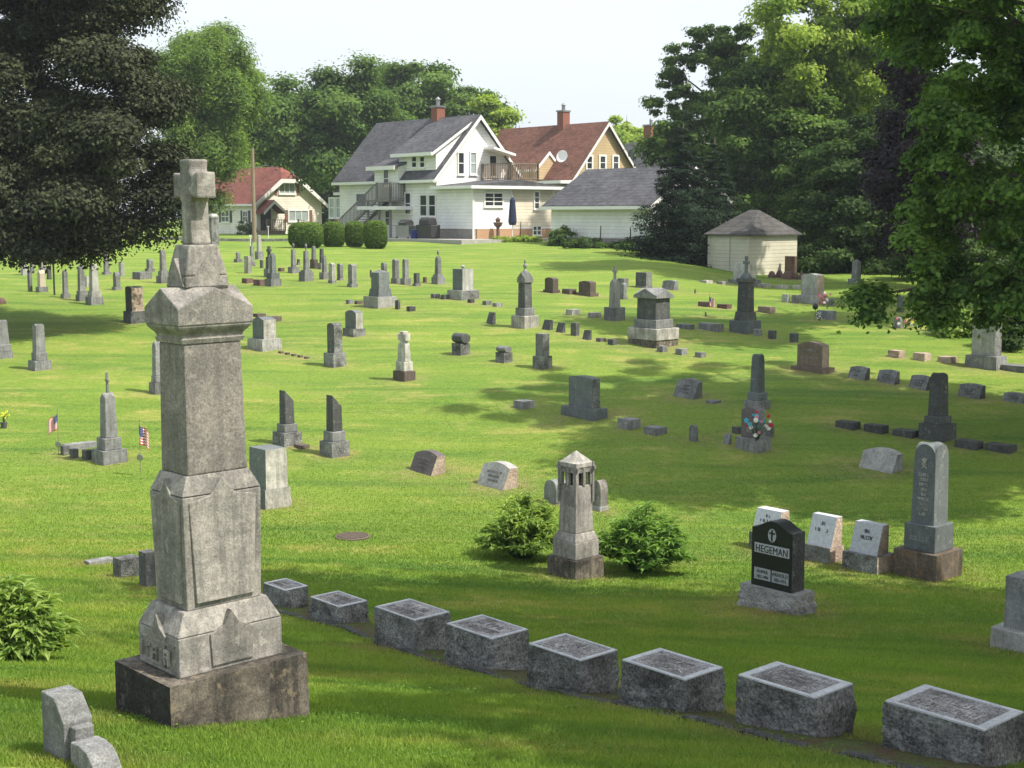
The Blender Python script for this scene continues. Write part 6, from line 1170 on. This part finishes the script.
# clover and weeds in the near turf: one ground-cover mass
M['clover'] = leaf_mat('clover_leaves', (.08, .17, .025), (.16, .26, .045), .4)
nc = 340; cD = RNG.uniform(6.8, 21, nc); cX = RNG.uniform(-.4, .4, nc) * cD; CC = []
for k in range(nc):
    m_ = int(RNG.uniform(12, 60)); r_ = RNG.uniform(.05, .22); q = RNG.normal(size=(m_, 2)) * r_ * np.array([1.4, 1]); x_ = cX[k] + q[:, 0]; y_ = cD[k] + q[:, 1]; CC.append(np.stack([x_, y_, gz(x_, y_) + .028 + .014 * RNG.random(m_)], 1))
CC = np.concatenate(CC); nn_ = np.tile([0, 0, 1.], (len(CC), 1)) + RNG.normal(size=(len(CC), 3)) * .35
tag(cloud('clover', CC, nn_, np.full(len(CC), .016) * RNG.uniform(.7, 1.5, len(CC)), .5 + .3 * RNG.normal(size=len(CC)), 'clover', None, .8), 'clover and small weeds scattered through the near lawn', 'clover', kind='stuff')
# ------------------------------------------------------------------ light
SUN_AZ, SUN_EL = R(-19), R(54)     # azimuth measured from +x towards +y
HAZE = .0004
sd = Vector((math.cos(SUN_EL) * math.cos(SUN_AZ), math.cos(SUN_EL) * math.sin(SUN_AZ), math.sin(SUN_EL)))
sl = bpy.data.lights.new('sun', 'SUN'); sl.energy = 3.9; sl.angle = R(.6); sl.color = (1, .93, .82); so = bpy.data.objects.new('sun', sl); COL.objects.link(so); so.rotation_euler = sd.to_track_quat('Z', 'Y').to_euler()
w = bpy.data.worlds.new('World'); SC.world = w; w.use_nodes = True; nt = w.node_tree; nt.nodes.clear(); T = NT(nt)
sky = T.n('ShaderNodeTexSky', sky_type='NISHITA', sun_disc=False, sun_elevation=SUN_EL, sun_rotation=math.pi / 2 - SUN_AZ, air_density=1.0, dust_density=6.0, ozone_density=1.2, altitude=50)
tcw = T.n('ShaderNodeTexCoord'); cl_ = T.noise(tcw.outputs['Generated'], 1.6, 5, .55, (1, 1, 3.5))
col = T.mix(.74, sky.outputs[0], T.mix(T.ramp(cl_, [(.35, (0,) * 3), (.65, (1,) * 3)]), (3.75, 4.12, 4.6), (4.3, 4.55, 4.8)))
bg = T.n('ShaderNodeBackground'); bg.inputs[1].default_value = .15; T.l(col, bg.inputs[0]); out = T.n('ShaderNodeOutputWorld'); T.l(bg.outputs[0], out.inputs[0])
hz = MB(); hz.box(-320, 320, -70, 420, -12, 70); hm, nt = newmat('haze_air'); T = NT(nt); pv = T.n('ShaderNodeVolumePrincipled'); pv.inputs['Color'].default_value = (.80, .88, .95, 1); pv.inputs['Density'].default_value = HAZE; pv.inputs['Anisotropy'].default_value = .2
T.l(pv.outputs[0], T.n('ShaderNodeOutputMaterial').inputs['Volume']); M['haze'] = hm; tag(hz.build('haze', 'haze'), 'thin humid summer haze', 'haze', kind='stuff')
SC.cycles.volume_bounces = 0
SC.view_settings.view_transform = 'Standard'; SC.view_settings.look = 'None'; SC.view_settings.gamma = 1; SC.view_settings.exposure = .86
SC.cycles.max_bounces = 5; SC.cycles.transparent_max_bounces = 4
